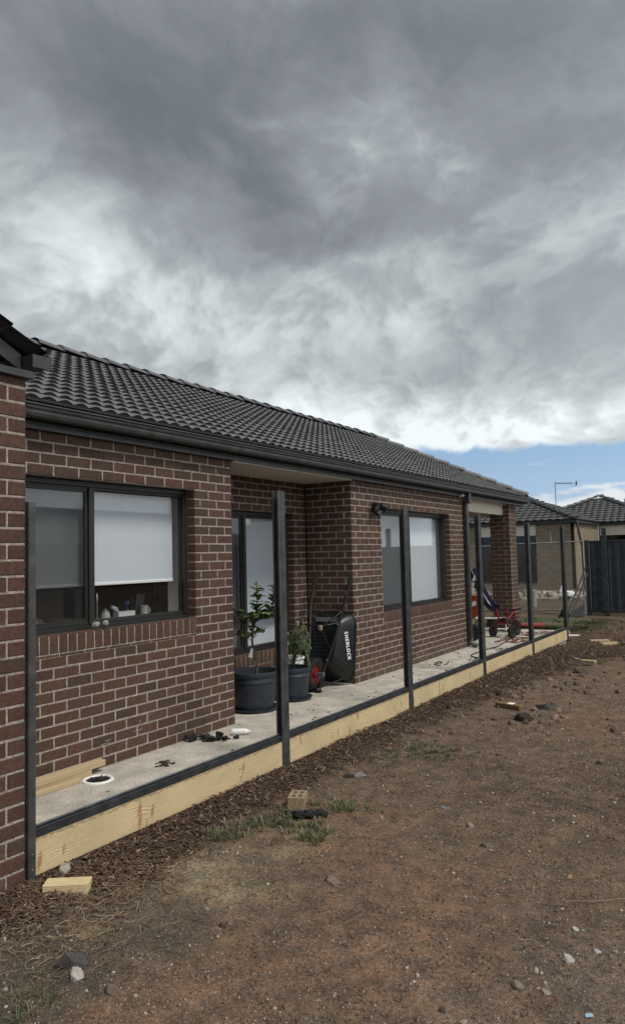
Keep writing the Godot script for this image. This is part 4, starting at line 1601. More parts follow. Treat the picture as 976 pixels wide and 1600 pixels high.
func build_porch_things() -> void:
	R.seed = 51
	# small red tricycle seen from behind
	var at := Vector3(-1.10, SLAB, -11.35)
	var t := thing("tricycle", at, "small red child's tricycle with black wheels standing before the porch pillar", "tricycle")
	var u := Vector3(1, 0, 0.28).normalized()       # across its rear axle
	var fw := Vector3(0.26, 0, -1.0).normalized()
	var ra := at + Vector3(0, 0.125, 0)
	wheel(t, ra - u * 0.215, u, 0.125, 0.055, K.black, 18)
	wheel(t, ra + u * 0.215, u, 0.125, 0.055, K.black, 18)
	wheel(t, at + fw * 0.50 + Vector3(0, 0.15, 0), u, 0.15, 0.055, K.black, 18)
	var g := Geo.new()
	g.tube([ra - u * 0.19 + Vector3(0, 0.02, 0), ra - u * 0.16 + Vector3(0, 0.11, 0), ra - u * 0.06 + Vector3(0, 0.17, 0) + fw * 0.02, ra + u * 0.06 + Vector3(0, 0.17, 0) + fw * 0.02, ra + u * 0.16 + Vector3(0, 0.11, 0), ra + u * 0.19 + Vector3(0, 0.02, 0)], 0.019, 10)
	g.tube([ra + Vector3(0, 0.17, 0), ra + fw * 0.2 + Vector3(0, 0.20, 0), ra + fw * 0.42 + Vector3(0, 0.34, 0)], 0.021, 10)
	part(t, "frame", g, K.red_paint)
	g = Geo.new()
	g.tube([ra - u * 0.20, ra + u * 0.20], 0.012, 8)
	part(t, "axle", g, K.zinc)
	g = Geo.new()
	g.tube([ra + Vector3(0, 0.15, 0) - u * 0.055, ra + fw * 0.02 + Vector3(0, 0.42, 0) - u * 0.13], [0.021, 0.018], 10)
	g.tube([ra + Vector3(0, 0.15, 0) + u * 0.065, ra + fw * 0.02 + Vector3(0, 0.30, 0) + u * 0.12, ra + Vector3(0, 0.46, 0) + u * 0.10], 0.017, 10)
	part(t, "push_bar", g, K.red_paint)
	g = Geo.new()
	g.lathe([Vector2(0, 0.05), Vector2(0.09, 0.045), Vector2(0.12, 0.02), Vector2(0.11, 0.0), Vector2(0, -0.01)], 20, Transform3D(Basis(), ra + fw * 0.10 + Vector3(0, 0.20, 0)), true)
	part(t, "saddle", g, K.black_plastic)
	g = Geo.new()
	g.tube([at + fw * 0.50 + Vector3(0, 0.15, 0) - u * 0.05, at + fw * 0.46 + Vector3(0, 0.32, 0) - u * 0.03, at + fw * 0.42 + Vector3(0, 0.50, 0)], 0.014, 8)
	g.tube([at + fw * 0.50 + Vector3(0, 0.15, 0) + u * 0.05, at + fw * 0.46 + Vector3(0, 0.32, 0) + u * 0.03, at + fw * 0.42 + Vector3(0, 0.50, 0)], 0.014, 8)
	part(t, "fork", g, K.red_paint)
	g = Geo.new()
	g.tube([at + fw * 0.38 + Vector3(0, 0.55, 0) - u * 0.21, at + fw * 0.43 + Vector3(0, 0.51, 0) - u * 0.08, at + fw * 0.43 + Vector3(0, 0.51, 0) + u * 0.08, at + fw * 0.38 + Vector3(0, 0.55, 0) + u * 0.21], 0.013, 8)
	part(t, "handlebar", g, K.black)
	# child's slide
	var sb := Vector3(-1.78, SLAB, -11.95)
	var s := thing("toy_slide", sb, "child's navy blue plastic slide with orange and white side panel on the porch", "slide")
	var path := []
	for i in 13:
		var k := i / 12.0
		path.append(Vector3(-1.96 + 0.62 * k, 1.12 - 0.98 * k + 0.16 * pow(maxf(0, k - 0.6) / 0.4, 2) - 0.10 * sin(k * PI), -11.95 + 0.12 * k))
	g = Geo.new()
	var cr := [Vector2(-0.20, 0.10), Vector2(-0.19, 0.11), Vector2(-0.165, 0.02), Vector2(-0.12, 0.0), Vector2(0.12, 0.0), Vector2(0.165, 0.02), Vector2(0.19, 0.11), Vector2(0.20, 0.10)]
	var cr2 := [Vector2(0.21, 0.09), Vector2(0.18, -0.005), Vector2(0.13, -0.02), Vector2(-0.13, -0.02), Vector2(-0.18, -0.005), Vector2(-0.21, 0.09)]
	cr.append_array(cr2)
	for i in 12:
		var d: Vector3 = (path[i + 1] - path[i]).normalized()
		var d2: Vector3 = (path[mini(i + 2, 12)] - path[mini(i + 1, 11)]).normalized()
		var sd := Vector3(0.12, 0, 1).normalized()
		for q in cr.size():
			var a: Vector2 = cr[q]
			var b: Vector2 = cr[(q + 1) % cr.size()]
			var n1 := d.cross(sd) * -1.0
			var n2 := d2.cross(sd) * -1.0
			g.quad(path[i] + sd * a.x + n1 * a.y, path[i] + sd * b.x + n1 * b.y, path[i + 1] + sd * b.x + n2 * b.y, path[i + 1] + sd * a.x + n2 * a.y)
	part(s, "chute", g, K.navy)
	g = Geo.new()
	g.extrude([Vector2(-2.06, -0.17), Vector2(-1.96, -0.17), Vector2(-1.86, 0.15), Vector2(-1.80, 0.13), Vector2(-1.74, 0.20), Vector2(-1.70, 0.42), Vector2(-1.75, 0.60), Vector2(-1.88, 0.62), Vector2(-2.10, 0.70)], Vector3(0, 0, -11.76), Vector3(0, 0, -11.72), Vector3.RIGHT, Vector3.UP)
	part(s, "side_panel", g, K.orange)
	g = Geo.new()
	g.extrude([Vector2(-1.84, 0.38), Vector2(-1.74, 0.41), Vector2(-1.74, 0.48), Vector2(-1.79, 0.50), Vector2(-1.85, 0.44)], Vector3(0, 0, -11.716), Vector3(0, 0, -11.71), Vector3.RIGHT, Vector3.UP)
	g.extrude([Vector2(-1.86, 0.62), Vector2(-1.80, 0.62), Vector2(-1.76, 0.74), Vector2(-1.82, 0.78)], Vector3(0, 0, -11.72), Vector3(0, 0, -11.70), Vector3.RIGHT, Vector3.UP)
	g.extrude([Vector2(-1.82, 0.80), Vector2(-1.78, 0.79), Vector2(-1.765, 0.86), Vector2(-1.80, 0.89)], Vector3(0, 0, -11.72), Vector3(0, 0, -11.70), Vector3.RIGHT, Vector3.UP)
	g.extrude([Vector2(-1.82, 0.91), Vector2(-1.76, 0.90), Vector2(-1.75, 1.02)], Vector3(0, 0, -11.72), Vector3(0, 0, -11.70), Vector3.RIGHT, Vector3.UP)
	part(s, "white_mark", g, K.white_plastic)
	for k in 2:
		g = Geo.new()
		g.tube([Vector3(-2.05 - 0.28 * k, 1.0, -11.8 - 0.3 * k), Vector3(-2.12 - 0.3 * k, SLAB, -11.75 - 0.3 * k)], 0.03, 8)
		part(s, "leg", g, K.orange)
	# low white rack and a brown crate at the back
	var rk := Vector3(-1.60, SLAB, -12.35)
	var r := thing("wire_rack", rk, "low white wire rack lying on the porch behind the tricycle", "rack")
	for j in 2:
		g = Geo.new()
		var yy := SLAB + 0.05 + 0.22 * j
		g.tube([Vector3(-2.0, yy, -12.2), Vector3(-1.30, yy + 0.03, -12.2), Vector3(-1.30, yy + 0.03, -12.6), Vector3(-2.0, yy, -12.6), Vector3(-2.0, yy, -12.2)], 0.014, 6)
		for i in 7:
			var xx := -1.95 + 0.1 * i
			g.tube([Vector3(xx, yy + 0.005, -12.2), Vector3(xx, yy + 0.005, -12.6)], 0.008, 5)
		part(r, "shelf", g, K.white_plastic)
	for k in 4:
		g = Geo.new()
		var cx := -2.0 + 0.70 * (k % 2)
		var cz := -12.2 - 0.4 * (k / 2)
		g.tube([Vector3(cx, SLAB, cz), Vector3(cx, SLAB + 0.30, cz)], 0.012, 6)
		part(r, "leg", g, K.white_plastic)
	var cb := Vector3(-1.55, SLAB, -12.75)
	var c := thing("wooden_crate", cb, "low brown slatted wooden crate beside the foot of the porch pillar", "crate")
	for i in 3:
		g = Geo.new()
		g.box(Vector3(-1.86, SLAB + 0.02 + 0.075 * i, -12.66), Vector3(-1.30, SLAB + 0.085 + 0.075 * i, -12.645), 0.003)
		part(c, "slat", g, K.bark)
	g = Geo.new()
	g.box(Vector3(-1.86, SLAB + 0.002, -12.95), Vector3(-1.30, SLAB + 0.02, -12.64), 0.002)
	g.box(Vector3(-1.86, SLAB + 0.021, -12.95), Vector3(-1.845, SLAB + 0.23, -12.66), 0.002)
	part(c, "box", g, K.bark)
	# wheel of a small bike behind the corner of the bay
	var wb := Vector3(-1.44, SLAB + 0.16, -10.62)
	var w := thing("balance_bike", wb - Vector3(0, 0.16, 0), "black wheel of a small bike showing behind the downpipe corner", "bike")
	wheel(w, wb, Vector3(0.45, 0, 1), 0.16, 0.05, K.black_plastic, 20)
	wheel(w, wb + Vector3(-0.55, 0, 0.25), Vector3(0.45, 0, 1), 0.16, 0.05, K.black_plastic, 20)
	g = Geo.new()
	g.tube([wb, wb + Vector3(-0.12, 0.32, 0.05), wb + Vector3(-0.40, 0.16, 0.18), wb + Vector3(-0.55, 0, 0.25)], 0.016, 8)
	part(w, "frame", g, K.black)
	# dark cable lying across the slab
	g = Geo.new()
	var y := SLAB + 0.009
	g.tube(smooth_path([Vector3(-0.95, y, -11.6), Vector3(-0.87, y, -11.0), Vector3(-0.76, y, -10.0), Vector3(-0.80, y, -9.3), Vector3(-0.78, y, -8.75), Vector3(-0.60, y, -8.52), Vector3(-0.40, y, -8.50), Vector3(-0.22, y, -8.56)], 6), 0.010, 6)
	solo("power_cable", g, K.black, Vector3(-0.7, SLAB, -10.0), "thin dark cable snaking across the concrete near the tricycle", "cable")

func smooth_path(p: Array, k: int) -> Array:
	var o := []
	for i in p.size() - 1:
		var a: Vector3 = p[maxi(i - 1, 0)]
		var b: Vector3 = p[i]
		var c: Vector3 = p[i + 1]
		var d: Vector3 = p[mini(i + 2, p.size() - 1)]
		for j in k:
			o.append(b.cubic_interpolate(c, a, d, float(j) / k))
	o.append(p[-1])
	return o

# ---------------------------------------------------------------- things on the path
func pot(parent: Node3D, c: Vector3, h: float, rt: float, rb: float) -> void:
	var x := Transform3D(Basis(), c)
	var g := Geo.new()
	g.lathe([Vector2(0, 0.012), Vector2(rb, 0.012), Vector2(rb + 0.012, 0.03), Vector2(lerpf(rb, rt, 0.72), h * 0.74), Vector2(lerpf(rb, rt, 0.72) + 0.008, h * 0.75), Vector2(rt - 0.02, h - 0.055), Vector2(rt - 0.006, h - 0.05), Vector2(rt, h - 0.03), Vector2(rt, h - 0.006), Vector2(rt - 0.008, h), Vector2(rt - 0.022, h - 0.004), Vector2(rt - 0.028, h - 0.03), Vector2(rt - 0.045, h - 0.12)], 48, x)
	part(parent, "pot", g, K.navy_pot)
	g = Geo.new()
	g.lathe([Vector2(0, 0.0), Vector2(rb + 0.04, 0.0), Vector2(rb + 0.065, 0.03), Vector2(rb + 0.068, 0.036), Vector2(rb + 0.058, 0.036), Vector2(rb + 0.03, 0.008), Vector2(0, 0.008)], 48, x)
	part(parent, "saucer", g, K.navy_pot)
	g = Geo.new()
	g.lathe([Vector2(rt - 0.04, h - 0.10), Vector2(rt * 0.5, h - 0.088), Vector2(0, h - 0.08)], 32, x)
	part(parent, "potting_soil", g, K.potting_soil)

func leaf_mesh(len: float, w: float, col: Color) -> ArrayMesh:
	# lies along +z, faces up, folded along its rib and drooping at the tip
	var g := Geo.new()
	g.col = col
	var n := 5
	for i in n:
		var a := float(i) / n
		var b := float(i + 1) / n
		var wa := w * pow(sin(PI * minf(a * 0.94 + 0.03, 1)), 0.8)
		var wb := w * pow(sin(PI * minf(b * 0.94 + 0.03, 1)), 0.8)
		var pa := Vector3(0, -0.25 * len * a * a, len * a)
		var pb := Vector3(0, -0.25 * len * b * b, len * b)
		for s in [-1.0, 1.0]:
			var qa := pa + Vector3(s * wa, wa * 0.35, 0)
			var qb := pb + Vector3(s * wb, wb * 0.35, 0)
			if s < 0:
				g.quad(pa, pb, qb, qa)
			else:
				g.quad(pa, qa, qb, pb)
	return g.mesh()

func put_leaf(parent: Node, m: Mesh, at: Vector3, dir: Vector3, called := "leaf") -> void:
	var z := dir.normalized()
	var x := Vector3.UP.cross(z)
	if x.length() < 0.05:
		x = Vector3.RIGHT
	x = x.normalized().rotated(z, R.randf_range(-0.7, 0.7))
	inst(parent, called, m, K.leaf, Transform3D(Basis(x, z.cross(x), z), at))

func build_path_things() -> void:
	R.seed = 61
	# citrus tree in a pot, by the recess window
	var c := Vector3(-1.475, SLAB, -3.905)
	var p := thing("potted_tree", c, "young leafy fruit tree in large dark navy pot by the recess window", "potted plant", "plants in dark pots")
	pot(p, c, 0.425, 0.275, 0.205)
	var rt := view.x
	rt.y = 0
	rt = rt.normalized()
	var back := Vector3(rt.z, 0, -rt.x)          # away from the viewer
	var P := func(u: float, y: float, d: float) -> Vector3: return c + rt * u + Vector3(0, y, 0) + back * d
	var stems := [
		[P.call(0.03, 0.33, 0), P.call(0.035, 0.50, 0.01), P.call(-0.005, 0.70, 0.0), P.call(0.0, 0.86, 0.0), P.call(0.03, 0.95, 0.0)],
		[P.call(0.03, 0.95, 0.0), P.call(0.05, 1.06, 0.02), P.call(0.055, 1.20, 0.03), P.call(0.05, 1.36, 0.02)],
		[P.call(0.03, 0.95, 0.0), P.call(0.12, 1.02, -0.04), P.call(0.21, 1.10, -0.06), P.call(0.25, 1.22, -0.05), P.call(0.275, 1.37, -0.06)],
		[P.call(0.0, 0.86, 0.0), P.call(-0.08, 0.95, 0.03), P.call(-0.16, 1.02, 0.06), P.call(-0.20, 1.07, 0.06)],
		[P.call(0.03, 0.95, 0.0), P.call(0.10, 0.99, -0.10), P.call(0.19, 1.00, -0.14), P.call(0.27, 1.02, -0.16)],
		[P.call(-0.002, 0.80, 0.0), P.call(0.06, 0.83, 0.04), P.call(0.12, 0.82, 0.07)],
		[P.call(-0.002, 0.74, 0.0), P.call(-0.09, 0.80, -0.05), P.call(-0.20, 0.82, -0.08)],
		[P.call(0.0, 0.86, 0.0), P.call(0.0, 0.94, 0.10), P.call(0.06, 1.0, 0.18)]]
	var rads := [0.013, 0.007, 0.007, 0.006, 0.006, 0.004, 0.004, 0.005]
	for i in stems.size():
		var g := Geo.new()
		var sp := smooth_path(stems[i], 5)
		var rr := []
		for k in sp.size():
			rr.append(lerpf(rads[i], rads[i] * 0.45 if i else rads[i] * 0.8, float(k) / sp.size()))
		g.tube(sp, rr, 6)
		part(p, "trunk" if i == 0 else "branch", g, K.bark)
	var lm := []
	for k in 6:
		var s := R.randf_range(0.85, 1.2)
		var q := R.randf_range(0.7, 1.3)
		lm.append(leaf_mesh(0.100 * s, 0.026 * s, [Color(0.080, 0.115, 0.034), Color(0.125, 0.16, 0.05), Color(0.055, 0.085, 0.03)][k % 3] * q))
	var counts := [0, 26, 32, 20, 30, 8, 11, 14]
	for i in range(1, stems.size()):
		var sp := smooth_path(stems[i], 8)
		for k in counts[i]:
			var f: float = 0.18 + 0.82 * float(k) / counts[i]
			var q: Vector3 = sp[mini(int(f * (sp.size() - 1)), sp.size() - 1)]
			var a: float = k * 2.4 + R.randf_range(-0.5, 0.5)
			put_leaf(p, lm[R.randi() % 6], q, Vector3(cos(a), R.randf_range(0.1, 1.3), sin(a)))
	var g := Geo.new()
	g.quad(P.call(-0.055, 0.57, -0.03), P.call(-0.005, 0.56, -0.03), P.call(0.0, 0.66, -0.02), P.call(-0.02, 0.67, -0.02))
	g.quad(P.call(-0.05, 0.575, -0.036), P.call(-0.01, 0.565, -0.045), P.call(0.005, 0.66, -0.03), P.call(-0.02, 0.665, -0.03))
	var tagm := M("label_film", rgb(190, 200, 190), 0.35)
	part(p, "plant_label", g, tagm)
	# drooping plant in the smaller pot
	c = Vector3(-1.405, SLAB, -4.57)
	p = thing("potted_tree", c, "drooping fine-leaved green plant in smaller dark navy pot beside the wheelbarrow", "potted plant", "plants in dark pots")
	pot(p, c, 0.375, 0.205, 0.155)
	var fol := Geo.new()
	for i in 26:
		var a := R.randf_range(0, TAU)
		var reach := R.randf_range(0.08, 0.24)
		var h := R.randf_range(0.62, 0.86)
		var s0 := c + Vector3(0, 0.28, 0)
		var dv := Vector3(cos(a), 0, sin(a))
		var st := smooth_path([s0, s0 + dv * reach * 0.3 + Vector3(0, (h - 0.28) * 0.75, 0), s0 + dv * reach * 0.7 + Vector3(0, h - 0.28, 0), s0 + dv * reach + Vector3(0, h - 0.42 - 0.1 * R.randf(), 0)], 6)
		g = Geo.new()
		g.tube(st, 0.003, 4, false)
		fol.col = Color(0.06, 0.055, 0.03)
		fol.add(g, Transform3D())
		for k in range(5, st.size()):
			for s in [-1.0, 1.0]:
				var q: Vector3 = st[k]
				var side := dv.rotated(Vector3.UP, s * R.randf_range(0.9, 1.9))
				var tip := q + side * R.randf_range(0.03, 0.055) + Vector3(0, -R.randf_range(0.02, 0.06), 0)
				var w := (tip - q).cross(Vector3.UP).normalized() * 0.008
				var kk := R.randf_range(0.7, 1.3)
				fol.col = Color(0.075 * kk, 0.12 * kk, 0.045 * kk)
				fol.quad(q, (q + tip) / 2 + w, tip, (q + tip) / 2 - w)
	var fo := part(p, "foliage", fol, K.leaf)
	fo.set_meta("kind", "stuff")
	g = Geo.new()
	g.tube([c + Vector3(0.0, 0.27, 0), c + Vector3(0.01, 0.5, 0.01), c + Vector3(0, 0.75, 0)], [0.009, 0.007, 0.004], 6)
	part(p, "stem", g, K.bark)
	# pale bucket behind it
	c = Vector3(-1.655, SLAB, -4.93)
	var b := thing("white_bucket", c, "pale white plastic bucket standing between the small pot and the wheelbarrow wheel", "bucket")
	g = Geo.new()
	g.lathe([Vector2(0, 0.01), Vector2(0.115, 0.01), Vector2(0.142, 0.40), Vector2(0.152, 0.41), Vector2(0.152, 0.43), Vector2(0.142, 0.435), Vector2(0.138, 0.42), Vector2(0.115, 0.03), Vector2(0, 0.03)], 32, Transform3D(Basis(), c))
	part(b, "pail", g, K.white_plastic)
	g = Geo.new()
	var hp := []
	for i in 9:
		var a := PI * i / 8.0
		hp.append(c + Vector3(cos(a) * 0.155, 0.40 - 0.10 * sin(a), 0.10 * sin(a) + 0.06))
	g.tube(hp, 0.003, 5)
	part(b, "handle", g, K.wire)
	build_barrow()
	# floodlight at the corner of the bay
	c = Vector3(XW, 2.12, -6.36)
	var fl := thing("floodlight", c, "black twin-head floodlight fixed high on the brick bay wall near its corner", "wall light")
	g = Geo.new()
	g.box(c + Vector3(0.001, -0.05, -0.06), c + Vector3(0.035, 0.06, 0.06), 0.01)
	part(fl, "base_plate", g, K.black_plastic)
	for s in [-1.0, 1.0]:
		var hc := c + Vector3(0.10, 0.02, 0.115 * s)
		var ax := Vector3(0.75, -0.45, 0.35 * s).normalized()
		var bs := Basis(Vector3.UP.cross(ax).normalized(), ax, Vector3.ZERO)
		bs.z = bs.x.cross(bs.y)
		g = Geo.new()
		g.lathe([Vector2(0, -0.07), Vector2(0.035, -0.065), Vector2(0.05, -0.03), Vector2(0.06, 0.05), Vector2(0.055, 0.052), Vector2(0.05, 0.035)], 20, Transform3D(bs, hc))
		g.tube([c + Vector3(0.03, 0.0, 0.02 * s), hc - ax * 0.05], 0.014, 8)
		var hd := part(fl, "lamp_head", g, K.black_plastic)
		g = Geo.new()
		g.lathe([Vector2(0.051, 0.034), Vector2(0.03, 0.040), Vector2(0, 0.042)], 20, Transform3D(bs, hc))
		part(hd, "lens", g, K.steel_gray)
	g = Geo.new()
	g.lathe([Vector2(0, 0.03), Vector2(0.03, 0.025), Vector2(0.036, 0.0), Vector2(0.03, -0.03), Vector2(0, -0.036)], 16, Transform3D(Basis(), c + Vector3(0.06, -0.07, 0)), true)
	part(fl, "sensor", g, K.black_plastic)
	# pale star-shaped thing under the eave
	c = Vector3(-1.14, 2.487, -9.55)
	g = Geo.new()
	for i in 9:
		var d := Vector3(R.randf_range(-1, 1), R.randf_range(-1, 1), R.randf_range(-1, 1)).normalized()
		g.tube([c, c + d * 0.055], [0.012, 0.002], 5)
	solo("star_ornament", g, K.white, c, "tiny pale star-shaped ornament under the eave near the downpipe top", "ornament")
	# drain in the slab
	c = Vector3(-1.0, SLAB, -1.33)
	var dr := thing("floor_drain", c + Vector3(0, 0.001, 0), "round white drain pipe end with black opening, set in the concrete", "drain")
	g = Geo.new()
	g.lathe([Vector2(0.118, 0.0), Vector2(0.116, 0.008), Vector2(0.110, 0.012), Vector2(0.093, 0.011), Vector2(0.089, 0.004), Vector2(0.089, 0.001)], 36, Transform3D(Basis(), c))
	part(dr, "rim", g, K.white_plastic)
	g = Geo.new()
	g.lathe([Vector2(0.090, 0.004), Vector2(0.04, 0.006), Vector2(0, 0.007)], 24, Transform3D(Basis(), c))
	for i in 26:
		var a := R.randf_range(0, TAU)
		var q := c + Vector3(cos(a), 0, sin(a)) * R.randf_range(0, 0.078) + Vector3(0, 0.009, 0)
		g.box(Vector3(-0.01, -0.004, -0.004), Vector3(0.01, 0.004, 0.004), 0.001, Transform3D(Basis.from_euler(Vector3(R.randf(), R.randf() * 6, R.randf())), q))
	part(dr, "grate", g, K.black)
	# two loose timbers along the wall
	for k in 2:
		var a := Vector3(-1.165, SLAB, -0.25) if k == 0 else Vector3(-1.095, SLAB, -0.25)
		var e := Vector3(-1.175, SLAB, -1.52) if k == 0 else Vector3(-1.085, SLAB, -1.22)
		var d := (e - a).normalized()
		var len := a.distance_to(e)
		g = Geo.new()
		var s := Vector3(0.088, 0.045, len) if k == 0 else Vector3(0.045, 0.032, len)
		g.box(Vector3(-s.x / 2, 0.0, -len / 2), Vector3(s.x / 2, s.y, len / 2), 0.003, Transform3D(Basis(Vector3.UP, atan2(d.x, d.z)), (a + e) / 2 + Vector3(0, 0.046 if k == 0 else 0.001, 0)))
		var m: StandardMaterial3D = K.get("old_pine") if K.has("old_pine") else M("old_pine", rgb(176, 156, 124), 0.85)
		var mid := (a + e) / 2
		if k == 0:
			g.box(Vector3(-0.03, 0.0, -0.5), Vector3(0.04, 0.0455, 0.45), 0.003, Transform3D(Basis(), mid))
		solo("loose_timber", g, m, mid, ["long pale timber plank stacked against the window wall, uppermost of the two", "shorter narrow timber batten lying on the concrete beside the plank"][k], "timber", "timbers against the wall")
	# clutter below the corner of the window wall
	var spots := [[-1.16, -2.55, 0.10, 0.05], [-1.07, -2.66, 0.12, 0.055], [-1.02, -2.77, 0.07, 0.06], [-0.98, -2.64, 0.10, 0.04], [-0.90, -2.72, 0.09, 0.035], [-0.84, -2.80, 0.06, 0.045]]
	var names := ["flattest black rubber scrap at the left end of the clutter by the wall corner", "largest dull green black scrap in the clutter by the wall corner", "upright black scrap in the middle of the clutter by the wall corner", "low black scrap in front of the clutter by the wall corner", "dark grey scrap beside the white bottle on the concrete", "small black block at the right end of the clutter, below the white bottle"]
	for i in spots.size():
		var q: Array = spots[i]
		var o := Vector3(q[0], SLAB, q[1])
		g = Geo.new()
		var gg := Geo.new()
		gg.col = Color(0.012, 0.012, 0.012) if i != 1 else Color(0.035, 0.038, 0.034)
		for k in 5:
			var e := Vector3(q[2] * 0.5, q[3] * 0.30, q[2] * 0.22)
			e *= Vector3(R.randf_range(0.4, 1.0), R.randf_range(0.3, 1.0), R.randf_range(0.5, 1.1))
			gg.box(-e, e, 0.003, Transform3D(Basis.from_euler(Vector3(R.randf_range(-0.4, 0.4), R.randf() * 6.0, R.randf_range(-0.4, 0.4))), o + Vector3(R.randf_range(-0.35, 0.35) * q[2], e.y + R.randf() * q[3] * 0.5, R.randf_range(-0.4, 0.4) * q[2])))
		solo("rubber_scrap", gg, K.tinted, o, names[i], "scrap", "scraps on the concrete")
	c = Vector3(-0.90, SLAB + 0.03, -2.86)
	g = Geo.new()
	g.lathe([Vector2(0, 0), Vector2(0.026, 0.004), Vector2(0.029, 0.02), Vector2(0.029, 0.13), Vector2(0.018, 0.155), Vector2(0.012, 0.16), Vector2(0.012, 0.185), Vector2(0, 0.187)], 18, Transform3D(Basis(Vector3(0.54, 0, 0.842), Vector3(0.842, 0.0, -0.54), Vector3.UP), c - Vector3(0.07, 0, 0.03)))
	solo("plastic_bottle", g, K.white_plastic, c, "white plastic bottle lying on its side beside the black scraps", "bottle")
	# crumbs of earth, leaves and rubber trodden over the slab
	var xs := []
	var cs := []
	var gm := Geo.new()
	gm.add(rock_geo(8, 0.8), Transform3D())
	for i in 900:
		var z := -13.0 * pow(R.randf(), 0.8)
		var x := -0.08 - 1.1 * pow(R.randf(), 1.6)
		if z > -3.3 and R.randf() < 0.62: continue
		if z < -5.0 and z > -9.5 and R.randf() < 0.4:
			x = -0.10 - 0.5 * R.randf()
		var s := 0.003 + 0.011 * pow(R.randf(), 3.0)
		if z < -7.0: s *= 1.35
		xs.append(Transform3D(Basis.from_euler(Vector3(0, R.randf() * 6, 0)).scaled_local(Vector3(s * 1.6, s * 0.5, s)), Vector3(x, SLAB + s * 0.3, z)))
		var k := R.randf_range(0.5, 1.3)
		cs.append(Color(0.035 * k, 0.026 * k, 0.02 * k))
	for q in [[-0.90, -7.75, 0.16], [-0.42, -9.7, 0.22], [-0.25, -10.4, 0.2], [-0.55, -8.4, 0.15], [-0.3, -9.1, 0.2], [-0.85, -1.9, 0.07]]:
		for i in 34:
			var a := R.randf_range(0, TAU)
			var r: float = q[2] * pow(R.randf(), 0.7)
			var s := R.randf_range(0.005, 0.018)
			xs.append(Transform3D(Basis.from_euler(Vector3(0, R.randf() * 6, 0)).scaled_local(Vector3(s * 1.6, s * 0.5, s)), Vector3(q[0] + cos(a) * r, SLAB + s * 0.3, q[1] + sin(a) * r * 1.6)))
			cs.append(Color(0.022, 0.018, 0.016))
	# red brick crumbs by the pillar
	for i in 130:
		var s := R.randf_range(0.008, 0.035)
		xs.append(Transform3D(Basis.from_euler(Vector3(0, R.randf() * 6, 0)).scaled_local(Vector3(s * 1.8, s * 0.5, s)), Vector3(-0.72 + R.randf_range(-0.4, 0.35), SLAB + s * 0.3, -11.6 + R.randf_range(-1.0, 1.0))))
		cs.append(Color(0.17, 0.055, 0.04) * R.randf_range(0.6, 1.2))
	var mm := many(self, "crumbs", gm.mesh(), K.tinted, xs, cs)
	tag(mm, "dark crumbs of earth and red brick chips scattered on the concrete path", "debris")

func rock_geo(seed_: int, rough := 1.0) -> Geo:
	# an angular lump within about one unit of its centre
	var rr := RandomNumberGenerator.new()
	rr.seed = seed_ * 77 + 5
	var t := (1.0 + sqrt(5.0)) / 2.0
	var vs := [Vector3(-1, t, 0), Vector3(1, t, 0), Vector3(-1, -t, 0), Vector3(1, -t, 0), Vector3(0, -1, t), Vector3(0, 1, t), Vector3(0, -1, -t), Vector3(0, 1, -t), Vector3(t, 0, -1), Vector3(t, 0, 1), Vector3(-t, 0, -1), Vector3(-t, 0, 1)]
	for i in 12:
		vs[i] = vs[i].normalized() * (1.0 + rough * rr.randf_range(-0.28, 0.22))
	var f := [[0, 11, 5], [0, 5, 1], [0, 1, 7], [0, 7, 10], [0, 10, 11], [1, 5, 9], [5, 11, 4], [11, 10, 2], [10, 7, 6], [7, 1, 8], [3, 9, 4], [3, 4, 2], [3, 2, 6], [3, 6, 8], [3, 8, 9], [4, 9, 5], [2, 4, 11], [6, 2, 10], [8, 6, 7], [9, 8, 1]]
	var g := Geo.new()
	for q in f:
		g.tri(vs[q[0]], vs[q[1]], vs[q[2]])
	return g

func stone_geo(seed_: int) -> Geo:
	# finer lump: each face of the lump split in four, corners worn round
	var a := rock_geo(seed_, 0.8)
	var g := Geo.new()
	var rr := RandomNumberGenerator.new()
	rr.seed = seed_
	var jig := {}
	var bumpy := func(p: Vector3) -> Vector3:
		var key := "%d %d %d" % [int(p.x * 500), int(p.y * 500), int(p.z * 500)]
		if not jig.has(key):
			jig[key] = p.normalized() * lerpf(p.length(), 0.95, 0.15) * rr.randf_range(0.92, 1.08)
		return jig[key]
	for i in range(0, a.v.size(), 3):
		var p := a.v[i]
		var q := a.v[i + 2]
		var s := a.v[i + 1]
		var pq := (p + q) / 2
		var qs := (q + s) / 2
		var sp := (s + p) / 2
		for t in [[p, pq, sp], [pq, q, qs], [sp, qs, s], [pq, qs, sp]]:
			g.tri(bumpy.call(t[0]), bumpy.call(t[1]), bumpy.call(t[2]))
	return g

